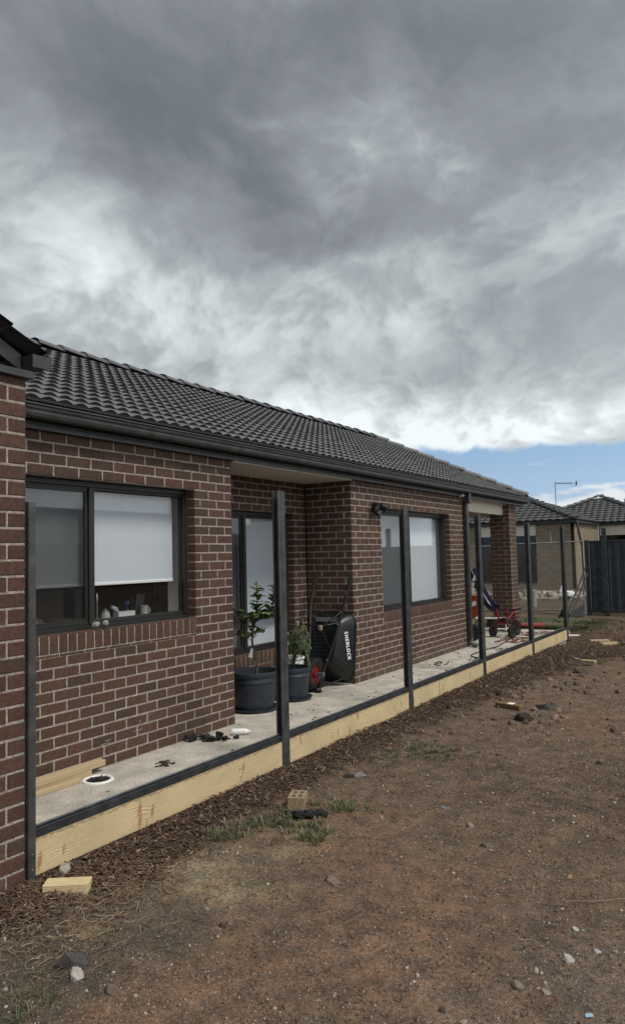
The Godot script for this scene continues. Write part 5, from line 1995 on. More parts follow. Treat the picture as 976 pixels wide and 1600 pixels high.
func build_barrow() -> void:
	var at := Vector3(-1.45, SLAB, -5.3)
	var w := thing("wheelbarrow", at, "black wheelbarrow stood on its nose against the brick return, red wheel hub, white lettering", "wheelbarrow")
	var ax := Vector3(-1.44, 0.03, -5.08)
	wheel(w, ax, Vector3.RIGHT, 0.205, 0.095, K.red_paint, 30)
	# rails: from the axle up to the handles near the wall
	var rails := [[Vector3(-1.53, 0.02, -5.07), Vector3(-1.60, 0.35, -5.24), Vector3(-1.70, 0.80, -5.44), Vector3(-1.735, 1.18, -5.62)], [Vector3(-1.335, -0.16, -5.02), Vector3(-1.325, 0.05, -5.10), Vector3(-1.265, 0.35, -5.24), Vector3(-1.215, 0.80, -5.44), Vector3(-1.185, 1.18, -5.62)]]
	for r in rails:
		var g := Geo.new()
		g.tube(smooth_path(r, 5), 0.020, 10)
		var rl := part(w, "rail", g, K.barrow_metal)
		g = Geo.new()
		var e: Vector3 = r[-1]
		var d: Vector3 = (r[-1] - r[-2]).normalized()
		g.tube([e - d * 0.13, e + d * 0.02], 0.025, 10)
		part(rl, "grip", g, K.rubber)
	var g := Geo.new()
	g.tube([Vector3(-1.53, -0.16, -5.02), Vector3(-1.53, 0.06, -5.09)], 0.016, 8)
	g.box(Vector3(-1.56, -0.178, -5.06), Vector3(-1.31, -0.15, -5.0), 0.005)
	part(w, "nose_guard", g, K.barrow_metal)
	g = Geo.new()
	g.tube([ax - Vector3(0.13, 0, 0), ax + Vector3(0.15, 0, 0)], 0.011, 8)
	part(w, "axle", g, K.zinc)
	g = Geo.new()
	g.box(Vector3(-1.385, 0.005, -5.11), Vector3(-1.30, 0.055, -5.06), 0.004)
	part(w, "axle_bracket", g, K.steel_gray)
	# tray: floor near the rails, rim near the wall
	var fl := [Vector3(-1.63, 0.15, -5.31), Vector3(-1.31, 0.15, -5.31), Vector3(-1.28, 0.66, -5.47), Vector3(-1.67, 0.66, -5.47)]
	var rim := [Vector3(-1.74, -0.14, -5.62), Vector3(-1.185, -0.14, -5.62), Vector3(-1.165, 0.74, -5.69), Vector3(-1.77, 0.74, -5.69)]
	var ring := func(q: Array, rad: float) -> Array:
		var o := []
		for i in 4:
			var p: Vector3 = q[i]
			var a: Vector3 = p + (q[(i + 3) % 4] - p).normalized() * rad
			var b: Vector3 = p + (q[(i + 1) % 4] - p).normalized() * rad
			for k in 6:
				var t := k / 5.0
				o.append(a.lerp(p, t).lerp(p.lerp(b, t), t))
		return o
	var r0: Array = ring.call(fl, 0.10)
	var mid := []
	var r1: Array = ring.call(rim, 0.17)
	for i in r0.size():
		mid.append(r0[i].lerp(r1[i], 0.55) + (r1[i] - (rim[0] + rim[2]) / 2).normalized() * 0.022)
	g = Geo.new()
	var n := r0.size()
	var cf: Vector3 = (fl[0] + fl[2]) / 2
	var levels := [r0, mid, r1]
	var outs := []
	for l in 3:
		var ns := []
		for i in n:
			var along: Vector3 = levels[l][(i + 1) % n] - levels[l][(i + n - 1) % n]
			var down: Vector3 = levels[mini(l + 1, 2)][i] - levels[maxi(l - 1, 0)][i]
			var nn := along.cross(down).normalized()
			if nn.dot(levels[l][i] - (cf + Vector3(0, 0, -0.2))) < 0: nn = -nn
			ns.append(nn)
		outs.append(ns)
	for l in 2:
		for i in n:
			var j := (i + 1) % n
			g.quad_n(levels[l][i], levels[l + 1][i], levels[l + 1][j], levels[l][j], outs[l][i], outs[l + 1][i], outs[l + 1][j], outs[l][j])
	for i in n:
		g.tri(cf, r0[i], r0[(i + 1) % n])
	var tray := part(w, "tray", g, K.black_plastic)
	g = Geo.new()
	var lip: Array = r1.duplicate()
	lip.append(r1[0])
	g.tube(lip, 0.014, 8, false)
	part(tray, "rim", g, K.black_plastic)
	# ribs across the floor
	for i in 11:
		var t := 0.06 + 0.088 * i
		var a: Vector3 = fl[0].lerp(fl[3], t)
		var b: Vector3 = fl[1].lerp(fl[2], t)
		g = Geo.new()
		var up := Vector3(0, 0.38, 0.92) * 0.004
		g.tube([a.lerp(b, 0.08) + up, b.lerp(a, 0.08) + up], 0.006, 5)
		part(tray, "rib", g, K.black_plastic)
	# steel plate at the top of the floor
	g = Geo.new()
	var nrm: Vector3 = (fl[1] - fl[0]).cross(fl[3] - fl[0]).normalized()
	g.quad(fl[3].lerp(fl[0], 0.05) + nrm * 0.012 + Vector3(0.04, 0, 0), fl[2].lerp(fl[1], 0.05) + nrm * 0.012 - Vector3(0.02, 0, 0), fl[2] + Vector3(0, 0.03, -0.01) + nrm * 0.012, fl[3] + Vector3(0.03, 0.03, -0.01) + nrm * 0.012)
	part(w, "stay_plate", g, K.steel_gray)
	# leg stands that stick out towards the viewer
	var feet := [[Vector3(-1.70, 0.80, -5.44), Vector3(-1.68, 0.64, -5.10), Vector3(-1.62, 0.36, -5.25)], [Vector3(-1.215, 0.78, -5.43), Vector3(-1.34, 0.60, -5.10), Vector3(-1.27, 0.30, -5.22)]]
	for f in feet:
		g = Geo.new()
		g.tube(f, 0.011, 8)
		var lg := part(w, "leg", g, K.barrow_metal)
		g = Geo.new()
		var q: Vector3 = f[1]
		g.box(q - Vector3(0.03, 0.035, 0.02), q + Vector3(0.02, 0.03, 0.02), 0.01)
		part(lg, "muddy_foot", g, M("dry_mud", rgb(140, 128, 110), 0.95) if not K.has("dry_mud") else K.dry_mud)
	g = Geo.new()
	g.tube([Vector3(-1.66, 0.64, -5.11), Vector3(-1.36, 0.61, -5.11), Vector3(-1.23, 0.64, -5.36)], 0.010, 8)
	part(w, "cross_bar", g, K.barrow_metal)
	g = Geo.new()
	g.tube([Vector3(-1.33, -0.12, -5.03), Vector3(-1.22, -0.06, -5.40)], 0.010, 8)
	part(w, "front_stay", g, K.barrow_metal)
	for q in [Vector3(-1.33, -0.13, -5.0), Vector3(-1.29, 0.20, -5.155), Vector3(-1.34, 0.0, -5.055), Vector3(-1.24, 0.62, -5.345)]:
		g = Geo.new()
		g.lathe([Vector2(0, 0.012), Vector2(0.010, 0.010), Vector2(0.012, 0.0)], 8, Transform3D(Basis(Vector3.RIGHT, PI / 2), q + Vector3(0.005, 0, 0.012)))
		part(w, "bolt", g, K.zinc)
	# lettering down the side of the tray
	var tm := TextMesh.new()
	tm.text = "SHERLOCK"
	var sf := SystemFont.new()
	sf.font_names = PackedStringArray(["Droid Sans"])
	sf.font_weight = 700
	tm.font = sf
	tm.font_size = 64
	tm.pixel_size = 0.00112
	tm.depth = 0.003
	# the panel between rail side of the floor and the rim on the right
	var a0: Vector3 = fl[1].lerp(fl[2], 0.45)
	var b0: Vector3 = rim[1].lerp(rim[2], 0.50)
	var across := (b0 - a0).normalized()
	var pn: Vector3 = (fl[1] - fl[2]).cross(b0 - a0).normalized()
	var dwn: Vector3 = (Vector3(0, -1, -0.08) - pn * pn.dot(Vector3(0, -1, -0.08))).normalized()
	across = (across - dwn * across.dot(dwn)).normalized()
	var out: Vector3 = dwn.cross(across).normalized()
	var tx := MeshInstance3D.new()
	tx.name = "lettering"
	tx.mesh = tm
	tx.material_override = K.white
	w.add_child(tx, true)
	# letters run downwards, their tops towards the rim
	if out.x + out.z < 0:
		out = -out
	var cen: Vector3 = a0.lerp(b0, 0.55) + out * 0.024
	tx.transform = Transform3D(Basis(dwn, across, dwn.cross(across)), cen - at)

# ---------------------------------------------------------------- behind the first window
func build_kitchen_things() -> void:
	R.seed = 71
	var yb := 0.956
	var g := Geo.new()
	var c := Vector3(-1.66, yb, -2.46)
	var m := thing("patterned_mug", c, "white mug with dark zigzag pattern and side handle on kitchen bench", "mug")
	g.lathe([Vector2(0, 0.0), Vector2(0.038, 0.0), Vector2(0.042, 0.008), Vector2(0.043, 0.095), Vector2(0.039, 0.095), Vector2(0.038, 0.01), Vector2(0, 0.01)], 28, Transform3D(Basis(), c))
	part(m, "cup", g, K.ceramic)
	g = Geo.new()
	var hp := []
	for i in 9:
		var a := -PI / 2 + PI * i / 8.0
		hp.append(c + Vector3(0.0, 0.05 + 0.032 * sin(a), -0.042 - 0.034 * cos(a)))
	g.tube(hp, 0.006, 8)
	part(m, "handle", g, K.ceramic)
	for r in 4:
		g = Geo.new()
		var zz := []
		for i in 37:
			var a := TAU * i / 36.0
			zz.append(c + Vector3(cos(a) * 0.0436, 0.016 + 0.021 * r + (0.010 if i % 2 else -0.004), sin(a) * 0.0436))
		g.tube(zz, 0.0028, 4, false)
		part(m, "zigzag", g, K.black)
	# white caddy with brushes
	c = Vector3(-1.67, yb, -2.22)
	var b := thing("sink_caddy", c, "small white open box holding brushes on bench behind the right pane", "caddy")
	g = Geo.new()
	g.box(c + Vector3(-0.04, 0, -0.10), c + Vector3(-0.035, 0.06, 0.10), 0.001)
	g.box(c + Vector3(0.035, 0, -0.10), c + Vector3(0.04, 0.06, 0.10), 0.001)
	g.box(c + Vector3(-0.035, 0, -0.10), c + Vector3(0.035, 0.06, -0.095), 0.001)
	g.box(c + Vector3(-0.035, 0, 0.095), c + Vector3(0.035, 0.06, 0.10), 0.001)
	g.box(c + Vector3(-0.035, 0, -0.095), c + Vector3(0.035, 0.004, 0.095))
	part(b, "box", g, K.ceramic)
	g = Geo.new()
	g.tube([c + Vector3(0, 0.02, -0.03), c + Vector3(0.0, 0.11, -0.035)], 0.006, 8)
	g.lathe([Vector2(0, -0.012), Vector2(0.022, -0.008), Vector2(0.028, 0.01), Vector2(0.02, 0.03), Vector2(0, 0.034)], 16, Transform3D(Basis(), c + Vector3(0, 0.125, -0.035)), true)
	solo("dish_brush", g, K.blue_plastic, c + Vector3(0, 0.02, -0.03), "blue round-headed dish brush standing in the white box", "brush")
	g = Geo.new()
	g.tube([c + Vector3(0, 0.03, 0.06), c + Vector3(0, 0.085, 0.10), c + Vector3(0, 0.11, 0.15)], [0.012, 0.022, 0.016], 10)
	solo("scrub_brush", g, K.white_plastic, c + Vector3(0, 0.03, 0.06), "pale thick-handled brush leaning out of the white box", "brush")
	# tap
	c = Vector3(-1.62, yb, -1.86)
	g = Geo.new()
	g.tube(smooth_path([c, c + Vector3(0, 0.20, 0), c + Vector3(-0.02, 0.26, 0), c + Vector3(-0.09, 0.28, 0.0), c + Vector3(-0.15, 0.24, 0)], 5), 0.009, 10)
	g.lathe([Vector2(0, 0), Vector2(0.026, 0), Vector2(0.024, 0.02), Vector2(0.012, 0.03)], 16, Transform3D(Basis(), c))
	solo("kitchen_tap", g, K.chrome, c, "thin bright kitchen tap just right of the window mullion", "tap")
	c = Vector3(-1.64, yb, -1.97)
	g = Geo.new()
	g.lathe([Vector2(0, 0), Vector2(0.042, 0.002), Vector2(0.046, 0.02), Vector2(0.040, 0.065), Vector2(0.022, 0.085), Vector2(0.016, 0.088), Vector2(0.016, 0.10), Vector2(0, 0.102)], 20, Transform3D(Basis(), c), true)
	solo("soap_bottle", g, M("frost", rgb(150, 160, 160), 0.2), c, "squat greyish bottle between the tap and the white box", "bottle")
	# dark appliances further in
	c = Vector3(-1.88, yb, -2.58)
	var k := thing("coffee_machine", c, "dark kitchen appliance with grey upright panel behind the patterned mug", "appliance")
	g = Geo.new()
	g.box(c + Vector3(-0.12, 0, -0.10), c + Vector3(0.10, 0.20, 0.16), 0.01)
	part(k, "body", g, K.black_plastic)
	g = Geo.new()
	g.box(Vector3(-0.01, 0.0, -0.05), Vector3(0.01, 0.20, 0.05), 0.006, Transform3D(Basis(Vector3.RIGHT, -0.18), c + Vector3(0.12, 0.01, 0.10)))
	part(k, "panel", g, K.steel_gray)
	c = Vector3(-1.86, yb, -2.88)
	k = thing("knife_block", c, "dark knife block with pale upright blades at the bench's right end", "knife block")
	g = Geo.new()
	g.box(c + Vector3(-0.06, 0, -0.10), c + Vector3(0.08, 0.17, 0.10), 0.006)
	part(k, "block", g, K.black)
	for i in 4:
		g = Geo.new()
		g.box(c + Vector3(0.02, 0.172, -0.08 + 0.05 * i), c + Vector3(0.024, 0.32 - 0.02 * (i % 2), -0.05 + 0.05 * i), 0.001)
		part(k, "knife", g, K.zinc)
	g = Geo.new()
	g.box(c + Vector3(0.082, 0.10, -0.11), c + Vector3(0.10, 0.15, 0.05), 0.003)
	part(k, "wooden_strip", g, K.bark)
	c = Vector3(-1.70, yb, -1.52)
	g = Geo.new()
	g.lathe([Vector2(0, 0), Vector2(0.08, 0.004), Vector2(0.11, 0.03), Vector2(0.115, 0.05), Vector2(0.105, 0.05), Vector2(0.07, 0.02), Vector2(0, 0.014)], 28, Transform3D(Basis(), c))
	solo("dull_yellow_bowl", g, M("ochre", rgb(120, 110, 66), 0.4), c, "dull yellow bowl on the bench behind the left pane", "bowl")
	c = Vector3(-1.66, yb, -1.24)
	g = Geo.new()
	g.lathe([Vector2(0.10, 0), Vector2(0.098, 0.03), Vector2(0.08, 0.06), Vector2(0.04, 0.08), Vector2(0, 0.085)], 28, Transform3D(Basis(), c), true)
	solo("metal_bowl", g, K.zinc, c, "upturned grey metal bowl at the left end of the bench", "bowl")
	# two pale stones outside on the sill
	for i in 2:
		c = Vector3(-1.215, 0.975, -1.50 - 0.10 * i)
		var q := Geo.new()
		q.col = Color(0.55, 0.54, 0.52)
		q.add(stone_geo(30 + i), Transform3D(Basis.from_euler(Vector3(0, i, 0)).scaled_local(Vector3(0.03, 0.025, 0.045 - 0.01 * i)), c))
		solo("sill_stone", q, K.rock, c, ["larger flat pale stone on the outer brick sill under the mullion", "smaller rounder white stone on the outer brick sill under the right pane"][i], "stone", "stones on the window sill")

# ---------------------------------------------------------------- loose things in the yard
func lump(called: String, seed_: int, x: float, z: float, s: Vector3, col: Color, label: String, cat: String, group := "", turn := 0.0, sink := 0.42) -> void:
	var g := Geo.new()
	g.col = col
	var at := Vector3(x, ground_y(x, z), z)
	g.add(stone_geo(seed_), Transform3D(Basis(Vector3.UP, turn).scaled_local(s), at + Vector3(0, s.y * (1.0 - 2.0 * sink), 0)))
	solo(called, g, K.rock, at, label, cat, group)

func plank(called: String, x: float, z: float, s: Vector3, turn: float, m: Material, label: String, cat: String, tilt := 0.0) -> void:
	var at := Vector3(x, ground_y(x, z), z)
	var g := Geo.new()
	g.box(-s / 2, s / 2, 0.003, Transform3D(Basis(Vector3.UP, turn) * Basis(Vector3.RIGHT, tilt), at + Vector3(0, s.y * 0.36, 0)))
	solo(called, g, m, at, label, cat)

func grass_tuft(seed_: int, n: int, h: float) -> Geo:
	var g := Geo.new()
	var rr := RandomNumberGenerator.new()
	rr.seed = seed_
	for i in n:
		var a := rr.randf_range(0, TAU)
		var lean := rr.randf_range(0.25, 1.1)
		var hh := h * rr.randf_range(0.45, 1.0)
		var b := Vector3(cos(a), 0, sin(a))
		var s := b.cross(Vector3.UP) * rr.randf_range(0.0014, 0.0028)
		var p0 := b * rr.randf_range(0, 0.03)
		var p1 := p0 + b * hh * 0.35 * lean + Vector3(0, hh * 0.65, 0)
		var p2 := p0 + b * hh * 1.0 * lean + Vector3(0, hh * (1.0 - 0.35 * lean), 0)
		var k := rr.randf_range(0.65, 1.35)
		g.col = Color(k, k, k) if rr.randf() < 0.8 else Color(k * 2.0, k * 1.5, k * 1.3)
		g.quad(p0 - s, p0 + s, p1 + s * 0.8, p1 - s * 0.8)
		g.tri(p1 - s * 0.8, p1 + s * 0.8, p2)
	return g

func build_yard_things() -> void:
	R.seed = 81
	# sawn offcut near the corner post
	var at := Vector3(0.24, ground_y(0.24, -0.06), -0.06)
	var g := Geo.new()
	var bt := Basis(Vector3.UP, 0.62)
	g.box(Vector3(-0.115, 0.0, -0.045), Vector3(0.115, 0.066, 0.045), 0.003, Transform3D(bt, at + Vector3(0, -0.020, 0)))
	for q in g.t.size():
		var uv := g.t[q] if absf(g.n[q].y) < 0.7 else Vector2(g.t[q].y, g.t[q].x)
		g.t[q] = Vector2(0.30 + 0.08 * uv.x, 0.1 + 0.4 * uv.y)
	solo("wood_offcut", g, K.pine_1, at, "short pale sawn pine offcut on the ground near the corner of the fence", "offcut")
	lump("stone", 1, 0.075, -0.17, Vector3(0.045, 0.05, 0.035), Color(0.55, 0.50, 0.43), "whitish stone between the pine offcut and the corner board", "stone")
	lump("stone", 2, 0.81, 0.355, Vector3(0.085, 0.04, 0.05), Color(0.13, 0.115, 0.11), "large dark grey flat-topped stone at the lower left", "stone", "", 0.5, 0.3)
	lump("stone", 3, 0.895, 0.42, Vector3(0.035, 0.035, 0.028), Color(0.62, 0.58, 0.52), "white stone just in front of the large dark stone", "stone")
	lump("stone", 4, 1.085, 0.40, Vector3(0.036, 0.022, 0.034), Color(0.24, 0.18, 0.13), "rounded brown stone right of the white stone at lower left", "stone")
	lump("stone", 5, 1.352, -0.86, Vector3(0.05, 0.026, 0.034), Color(0.34, 0.27, 0.20), "smooth tan stone lying alone in the bare middle of the yard", "stone", "", -0.4)
	lump("stone", 6, 1.13, -0.24, Vector3(0.030, 0.015, 0.024), Color(0.15, 0.10, 0.07), "dark reddish brown stone in the bare foreground earth", "stone")
	lump("stone", 7, 1.44, -2.18, Vector3(0.055, 0.014, 0.035), Color(0.26, 0.27, 0.28), "thin blue grey flat stone in the middle of the yard", "stone", "", 0.5)
	lump("stone", 8, 0.55, -2.52, Vector3(0.10, 0.028, 0.045), Color(0.40, 0.37, 0.33), "long pale grey stone near the second post, on dark mulch", "stone", "", 0.7)
	lump("stone", 9, 2.589, -0.729, Vector3(0.03, 0.028, 0.028), Color(0.66, 0.62, 0.55), "knobbly cream stone, largest of the pale ones at lower right", "stone")
	lump("stone", 10, 2.55, -1.02, Vector3(0.02, 0.014, 0.016), Color(0.75, 0.75, 0.74), "flat bright white chip above the knobbly cream stone", "stone")
	lump("stone", 11, 2.675, -0.86, Vector3(0.022, 0.012, 0.02), Color(0.74, 0.74, 0.72), "bright white chip right of the knobbly cream stone", "stone")
	lump("stone", 12, 2.47, -0.42, Vector3(0.026, 0.022, 0.024), Color(0.30, 0.25, 0.19), "rounded brown grey pebble near the bottom edge at lower right", "stone")
	lump("stone", 13, 2.57, -0.44, Vector3(0.022, 0.016, 0.016), Color(0.50, 0.45, 0.38), "small pale pebble beside the rounded brown grey pebble", "stone")
	lump("stone", 14, 1.72, -1.93, Vector3(0.03, 0.024, 0.026), Color(0.40, 0.34, 0.27), "small upright pale brown stone in the middle of the bare yard", "stone")
	lump("stone", 15, 1.90, -1.72, Vector3(0.045, 0.012, 0.03), Color(0.33, 0.28, 0.22), "flat light brown stone flush with the earth, mid yard", "stone")
	lump("stone", 16, 1.12, -4.72, Vector3(0.05, 0.04, 0.04), Color(0.24, 0.19, 0.15), "brown stone on the earth below the half-buried brick", "stone")
	# core-holed brick half
	at = Vector3(0.535, ground_y(0.535, -1.76), -1.76)
	var bt2 := Transform3D(Basis(Vector3.UP, 0.42), at + Vector3(0, -0.004, 0))
	g = Geo.new()
	var hx := [-0.056, -0.036, -0.010, 0.010, 0.036, 0.056]
	var hz := [-0.085, -0.060, -0.012, 0.012, 0.060, 0.085]
	for i in 5:
		for j in 5:
			if (i == 1 or i == 3) and (j == 1 or j == 3):
				continue
			g.box(Vector3(hx[i], 0, hz[j]), Vector3(hx[i + 1], 0.078, hz[j + 1]), 0, bt2)
	g.box(Vector3(-0.0555, 0.0, -0.0845), Vector3(0.0555, 0.02, 0.0845), 0, bt2)
	solo("cored_brick", g, M("pale_brick", rgb(186, 164, 132), 0.9, 0, K.clay_tex, 4.0, K.clay_nrm, 0.8), at, "pale tan half brick with four core holes on the mulch", "brick")
	# glove pair
	at = Vector3(0.70, ground_y(0.70, -1.60), -1.60)
	var gl := thing("work_gloves", at, "pair of crumpled black work gloves on the ground by the grass", "gloves")
	for k in 2:
		g = Geo.new()
		var o := at + Vector3(-0.035 + 0.06 * k, 0.022, 0.03 - 0.05 * k)
		var dir := Vector3(0.88, 0, -0.35 - 0.25 * k).normalized()
		var sd := dir.cross(Vector3.UP)
		var gg := stone_geo(60 + k)
		g.add(gg, Transform3D(Basis(dir, Vector3.UP, sd).scaled_local(Vector3(0.062, 0.022, 0.042)), o))
		g.add(stone_geo(64 + k), Transform3D(Basis(dir, Vector3.UP, sd).scaled_local(Vector3(0.05, 0.02, 0.034)), o - dir * 0.06))
		for f in 4:
			var s := o + dir * 0.04 + sd * (-0.030 + 0.020 * f)
			g.tube([s, s + dir * 0.03 + Vector3(0, 0.006, 0), s + dir * (0.06 + 0.008 * (f % 3)) + Vector3(0, -0.008, 0), s + dir * 0.075 + Vector3(0, -0.014, 0)], [0.011, 0.0105, 0.009, 0.005], 8)
		g.tube([o - dir * 0.01 + sd * 0.035, o + dir * 0.02 + sd * 0.058, o + dir * 0.05 + sd * 0.062 - Vector3(0, 0.008, 0)], [0.012, 0.011, 0.006], 8)
		part(gl, "glove", g, M("glove_cloth", rgb(30, 31, 33), 0.9, 0, K.clay_tex, 8) if not K.has("glove_cloth") else K.glove_cloth)
	# half-buried brick with a pale patch, slab piece, clod with straw
	at = Vector3(0.86, ground_y(0.86, -5.49), -5.49)
	var bb := thing("buried_brick", at, "yellowish brick half sunk in the earth with a white patch on top", "brick")
	g = Geo.new()
	g.box(Vector3(-0.16, -0.05, -0.05), Vector3(0.16, 0.055, 0.05), 0.006, Transform3D(Basis(Vector3.UP, -0.32), at))
	part(bb, "body", g, M("ochre_brick", rgb(138, 112, 72), 0.9, 0, K.clay_tex, 3.0))
	g = Geo.new()
	g.box(Vector3(-0.02, 0.053, -0.048), Vector3(0.045, 0.058, 0.03), 0.002, Transform3D(Basis(Vector3.UP, -0.32), at))
	part(bb, "white_patch", g, K.white)
	lump("concrete_chunk", 17, 1.235, -5.67, Vector3(0.19, 0.035, 0.13), Color(0.20, 0.185, 0.165), "flat grey concrete chunk on the earth right of the half-buried brick", "chunk", "", 0.3)
	lump("earth_clod", 18, 1.16, -4.98, Vector3(0.12, 0.07, 0.11), Color(0.055, 0.036, 0.026), "large dark clod of earth with straw ends, below the concrete chunk", "clod")
	lump("stone", 19, 1.22, -5.05, Vector3(0.016, 0.03, 0.014), Color(0.7, 0.66, 0.58), "white upright chip stuck in the large dark clod", "stone")
	plank("pale_board", 0.50, -12.25, Vector3(0.36, 0.035, 0.13), 0.5, K.old_pine, "pale cut timber piece on the dark earth beyond the last fence post", "board")
	plank("pale_board", 0.72, -11.95, Vector3(0.36, 0.05, 0.10), 0.9, K.old_pine, "narrower timber piece touching the pale one beyond the last post", "board")
	plank("timber_scrap", 0.93, -9.2, Vector3(0.22, 0.035, 0.08), -0.25, K.old_pine, "weathered timber scrap on dark soil, right of the last boards", "timber")
	plank("white_sheet", -0.12, -12.75, Vector3(0.30, 0.02, 0.16), 0.2, K.white_plastic, "stack of flat white sheets by the slab end at the last post", "sheet")
	lump("stone", 20, 0.72, -9.3, Vector3(0.07, 0.04, 0.05), Color(0.33, 0.29, 0.25), "grey brown stone left of the weathered timber scrap", "stone")
	lump("concrete_chunk", 21, 1.05, -8.1, Vector3(0.12, 0.05, 0.09), Color(0.17, 0.13, 0.10), "brown earthy chunk below the weathered timber scrap", "chunk")
	# blue scrap at the bottom edge
	at = Vector3(2.745, ground_y(2.745, -0.38), -0.38)
	g = Geo.new()
	g.box(Vector3(-0.014, 0, -0.010), Vector3(0.014, 0.003, 0.010), 0.001, Transform3D(Basis(Vector3.UP, 0.4) * Basis(Vector3.BACK, 0.15), at + Vector3(0, 0.004, 0)))
	solo("blue_scrap", g, M("pale_blue", rgb(150, 180, 200), 0.6), at, "pale blue scrap of plastic at the bottom right edge", "scrap")
	at = Vector3(2.66, ground_y(2.66, -1.36), -1.36)
	g = Geo.new()
	g.tube(smooth_path([at + Vector3(-0.20, 0.012, 0.12), at + Vector3(-0.06, 0.016, 0.05), at + Vector3(0.05, 0.02, -0.03), at + Vector3(0.18, 0.014, -0.09)], 4), 0.0015, 6)
	solo("dry_twig", g, M("straw_dry", rgb(150, 128, 98), 0.9), at, "long thin pale dry twig lying on the earth at the right", "twig")
	at = Vector3(2.41, ground_y(2.41, -1.53), -1.53)
	g = Geo.new()
	g.col = Color(0.34, 0.23, 0.13)
	g.quad(at + Vector3(-0.011, 0.004, 0.006), at + Vector3(0.011, 0.004, 0.01), at + Vector3(0.016, 0.022, -0.008), at + Vector3(-0.007, 0.016, -0.010))
	solo("dry_leaf", g, K.tinted, at, "curled orange brown dry leaf above the long pale twig", "leaf")
	# rubble along the foot of the tan house, a white bag, a stub of pipe
	var rub := []
	var rcol := []
	var rg := Geo.new()
	rg.add(rock_geo(91, 1.0), Transform3D())
	for i in 520:
		var x := -2.6 + R.randf_range(-3.6, 1.5)
		var z := -21.9 + R.randf_range(-1.0, 1.0)
		var s := 0.03 + 0.12 * pow(R.randf(), 2.5)
		var hgt := maxf(0, 0.16 * (1.0 - pow(absf(z + 21.9), 2.0)))
		rub.append(Transform3D(Basis.from_euler(Vector3(R.randf() * 6, R.randf() * 6, R.randf() * 6)).scaled_local(Vector3(s * 1.4, s * 0.7, s)), Vector3(x, ground_y(x, z) + hgt * R.randf(), z)))
		var k := R.randf_range(0.5, 1.5)
		rcol.append(Color(0.46 * k, 0.41 * k, 0.34 * k))
	var mm := many(self, "rubble", rg.mesh(), K.rock, rub, rcol)
	tag(mm, "low heap of pale broken stone and rubble before the tan brick house", "rubble")
	at = Vector3(-2.10, ground_y(-2.1, -21.0) + 0.20, -21.0)
	g = Geo.new()
	g.col = Color(0.72, 0.73, 0.74)
	g.add(stone_geo(95), Transform3D(Basis(Vector3.UP, 0.3).scaled_local(Vector3(0.24, 0.10, 0.16)), at))
	g.tri(at + Vector3(-0.24, 0.04, 0.06), at + Vector3(0.0, 0.05, 0.08), at + Vector3(-0.2, 0.26, 0))
	solo("white_bag", g, K.tinted, at, "crumpled white plastic bag lying on the rubble", "bag")
	at = Vector3(-2.57, -0.15, -18.8)
	g = Geo.new()
	g.tube([at, at + Vector3(0.02, 0.50, 0.02)], 0.085, 16)
	solo("pipe_stub", g, M("pale_pipe", rgb(150, 150, 146), 0.6), at, "short pale grey pipe standing upright before the rubble", "pipe")
	at = Vector3(-0.93, ground_y(-0.93, -13.6), -13.6)
	var tp := thing("pipe_roll", at, "red and olive pipe length lying on the grass past the porch", "pipe")
	g = Geo.new()
	g.tube([at + Vector3(-0.40, 0.07, 0.06), at + Vector3(0.05, 0.07, 0.0)], 0.062, 14)
	part(tp, "red_length", g, M("terracotta", rgb(150, 66, 52), 0.7))
	g = Geo.new()
	g.tube([at + Vector3(0.05, 0.07, 0.0), at + Vector3(0.42, 0.07, -0.05)], 0.066, 14)
	part(tp, "olive_length", g, M("olive", rgb(92, 84, 58), 0.8))
	# posts leaning against the fence end, and a folded sheet
	for k in 2:
		g = Geo.new()
		var a := Vector3(-0.98 + 0.10 * k, -0.20, -15.9)
		var e := Vector3(-0.585 + 0.04 * k, 1.06 - 0.15 * k, -16.5)
		g.tube([a, e], 0.026, 4)
		solo("leaning_post", g, K.post_metal, a, ["dark steel length leaning against the fence end, the outer one", "slightly shorter dark steel length leaning nearest the fence end"][k], "post", "lengths leaning at the fence end")
	at = Vector3(-1.02, ground_y(-1.02, -15.8), -15.8)
	g = Geo.new()
	g.extrude([Vector2(-0.13, -0.05), Vector2(0.14, -0.05), Vector2(0.06, 0.30)], at + Vector3(0, 0.05, 0), at + Vector3(0, 0.05, 0.04), Vector3.RIGHT, Vector3.UP)
	solo("shovel_blade", g, K.black, at, "dark triangular metal blade on the grass below the leaning lengths", "tool")
	at = Vector3(-0.76, -0.2, -16.2)
	g = Geo.new()
	g.quad(at + Vector3(-0.25, 0.05, 0.1), at + Vector3(0.16, 0.05, 0.1), at + Vector3(0.16, 0.36, -0.12), at + Vector3(-0.12, 0.16, -0.12))
	g.quad(at + Vector3(-0.25, 0.05, 0.1), at + Vector3(-0.12, 0.16, -0.12), at + Vector3(0.16, 0.36, -0.12), at + Vector3(0.16, 0.05, 0.1))
	g.box(at + Vector3(-0.25, 0.02, 0.06), at + Vector3(0.16, 0.05, 0.1), 0.004)
	solo("folded_sheet", g, K.steel_gray, at, "bent grey metal sheet lying at the foot of the fence end post", "sheet")
	g = Geo.new()
	g.tube([Vector3(-0.64, -0.25, -16.45), Vector3(-0.66, 0.85, -16.48)], 0.018, 6)
	solo("garden_stake", g, K.wire, Vector3(-0.64, -0.25, -16.45), "thin pale stake upright beside the fence end post", "stake")
	scatter()

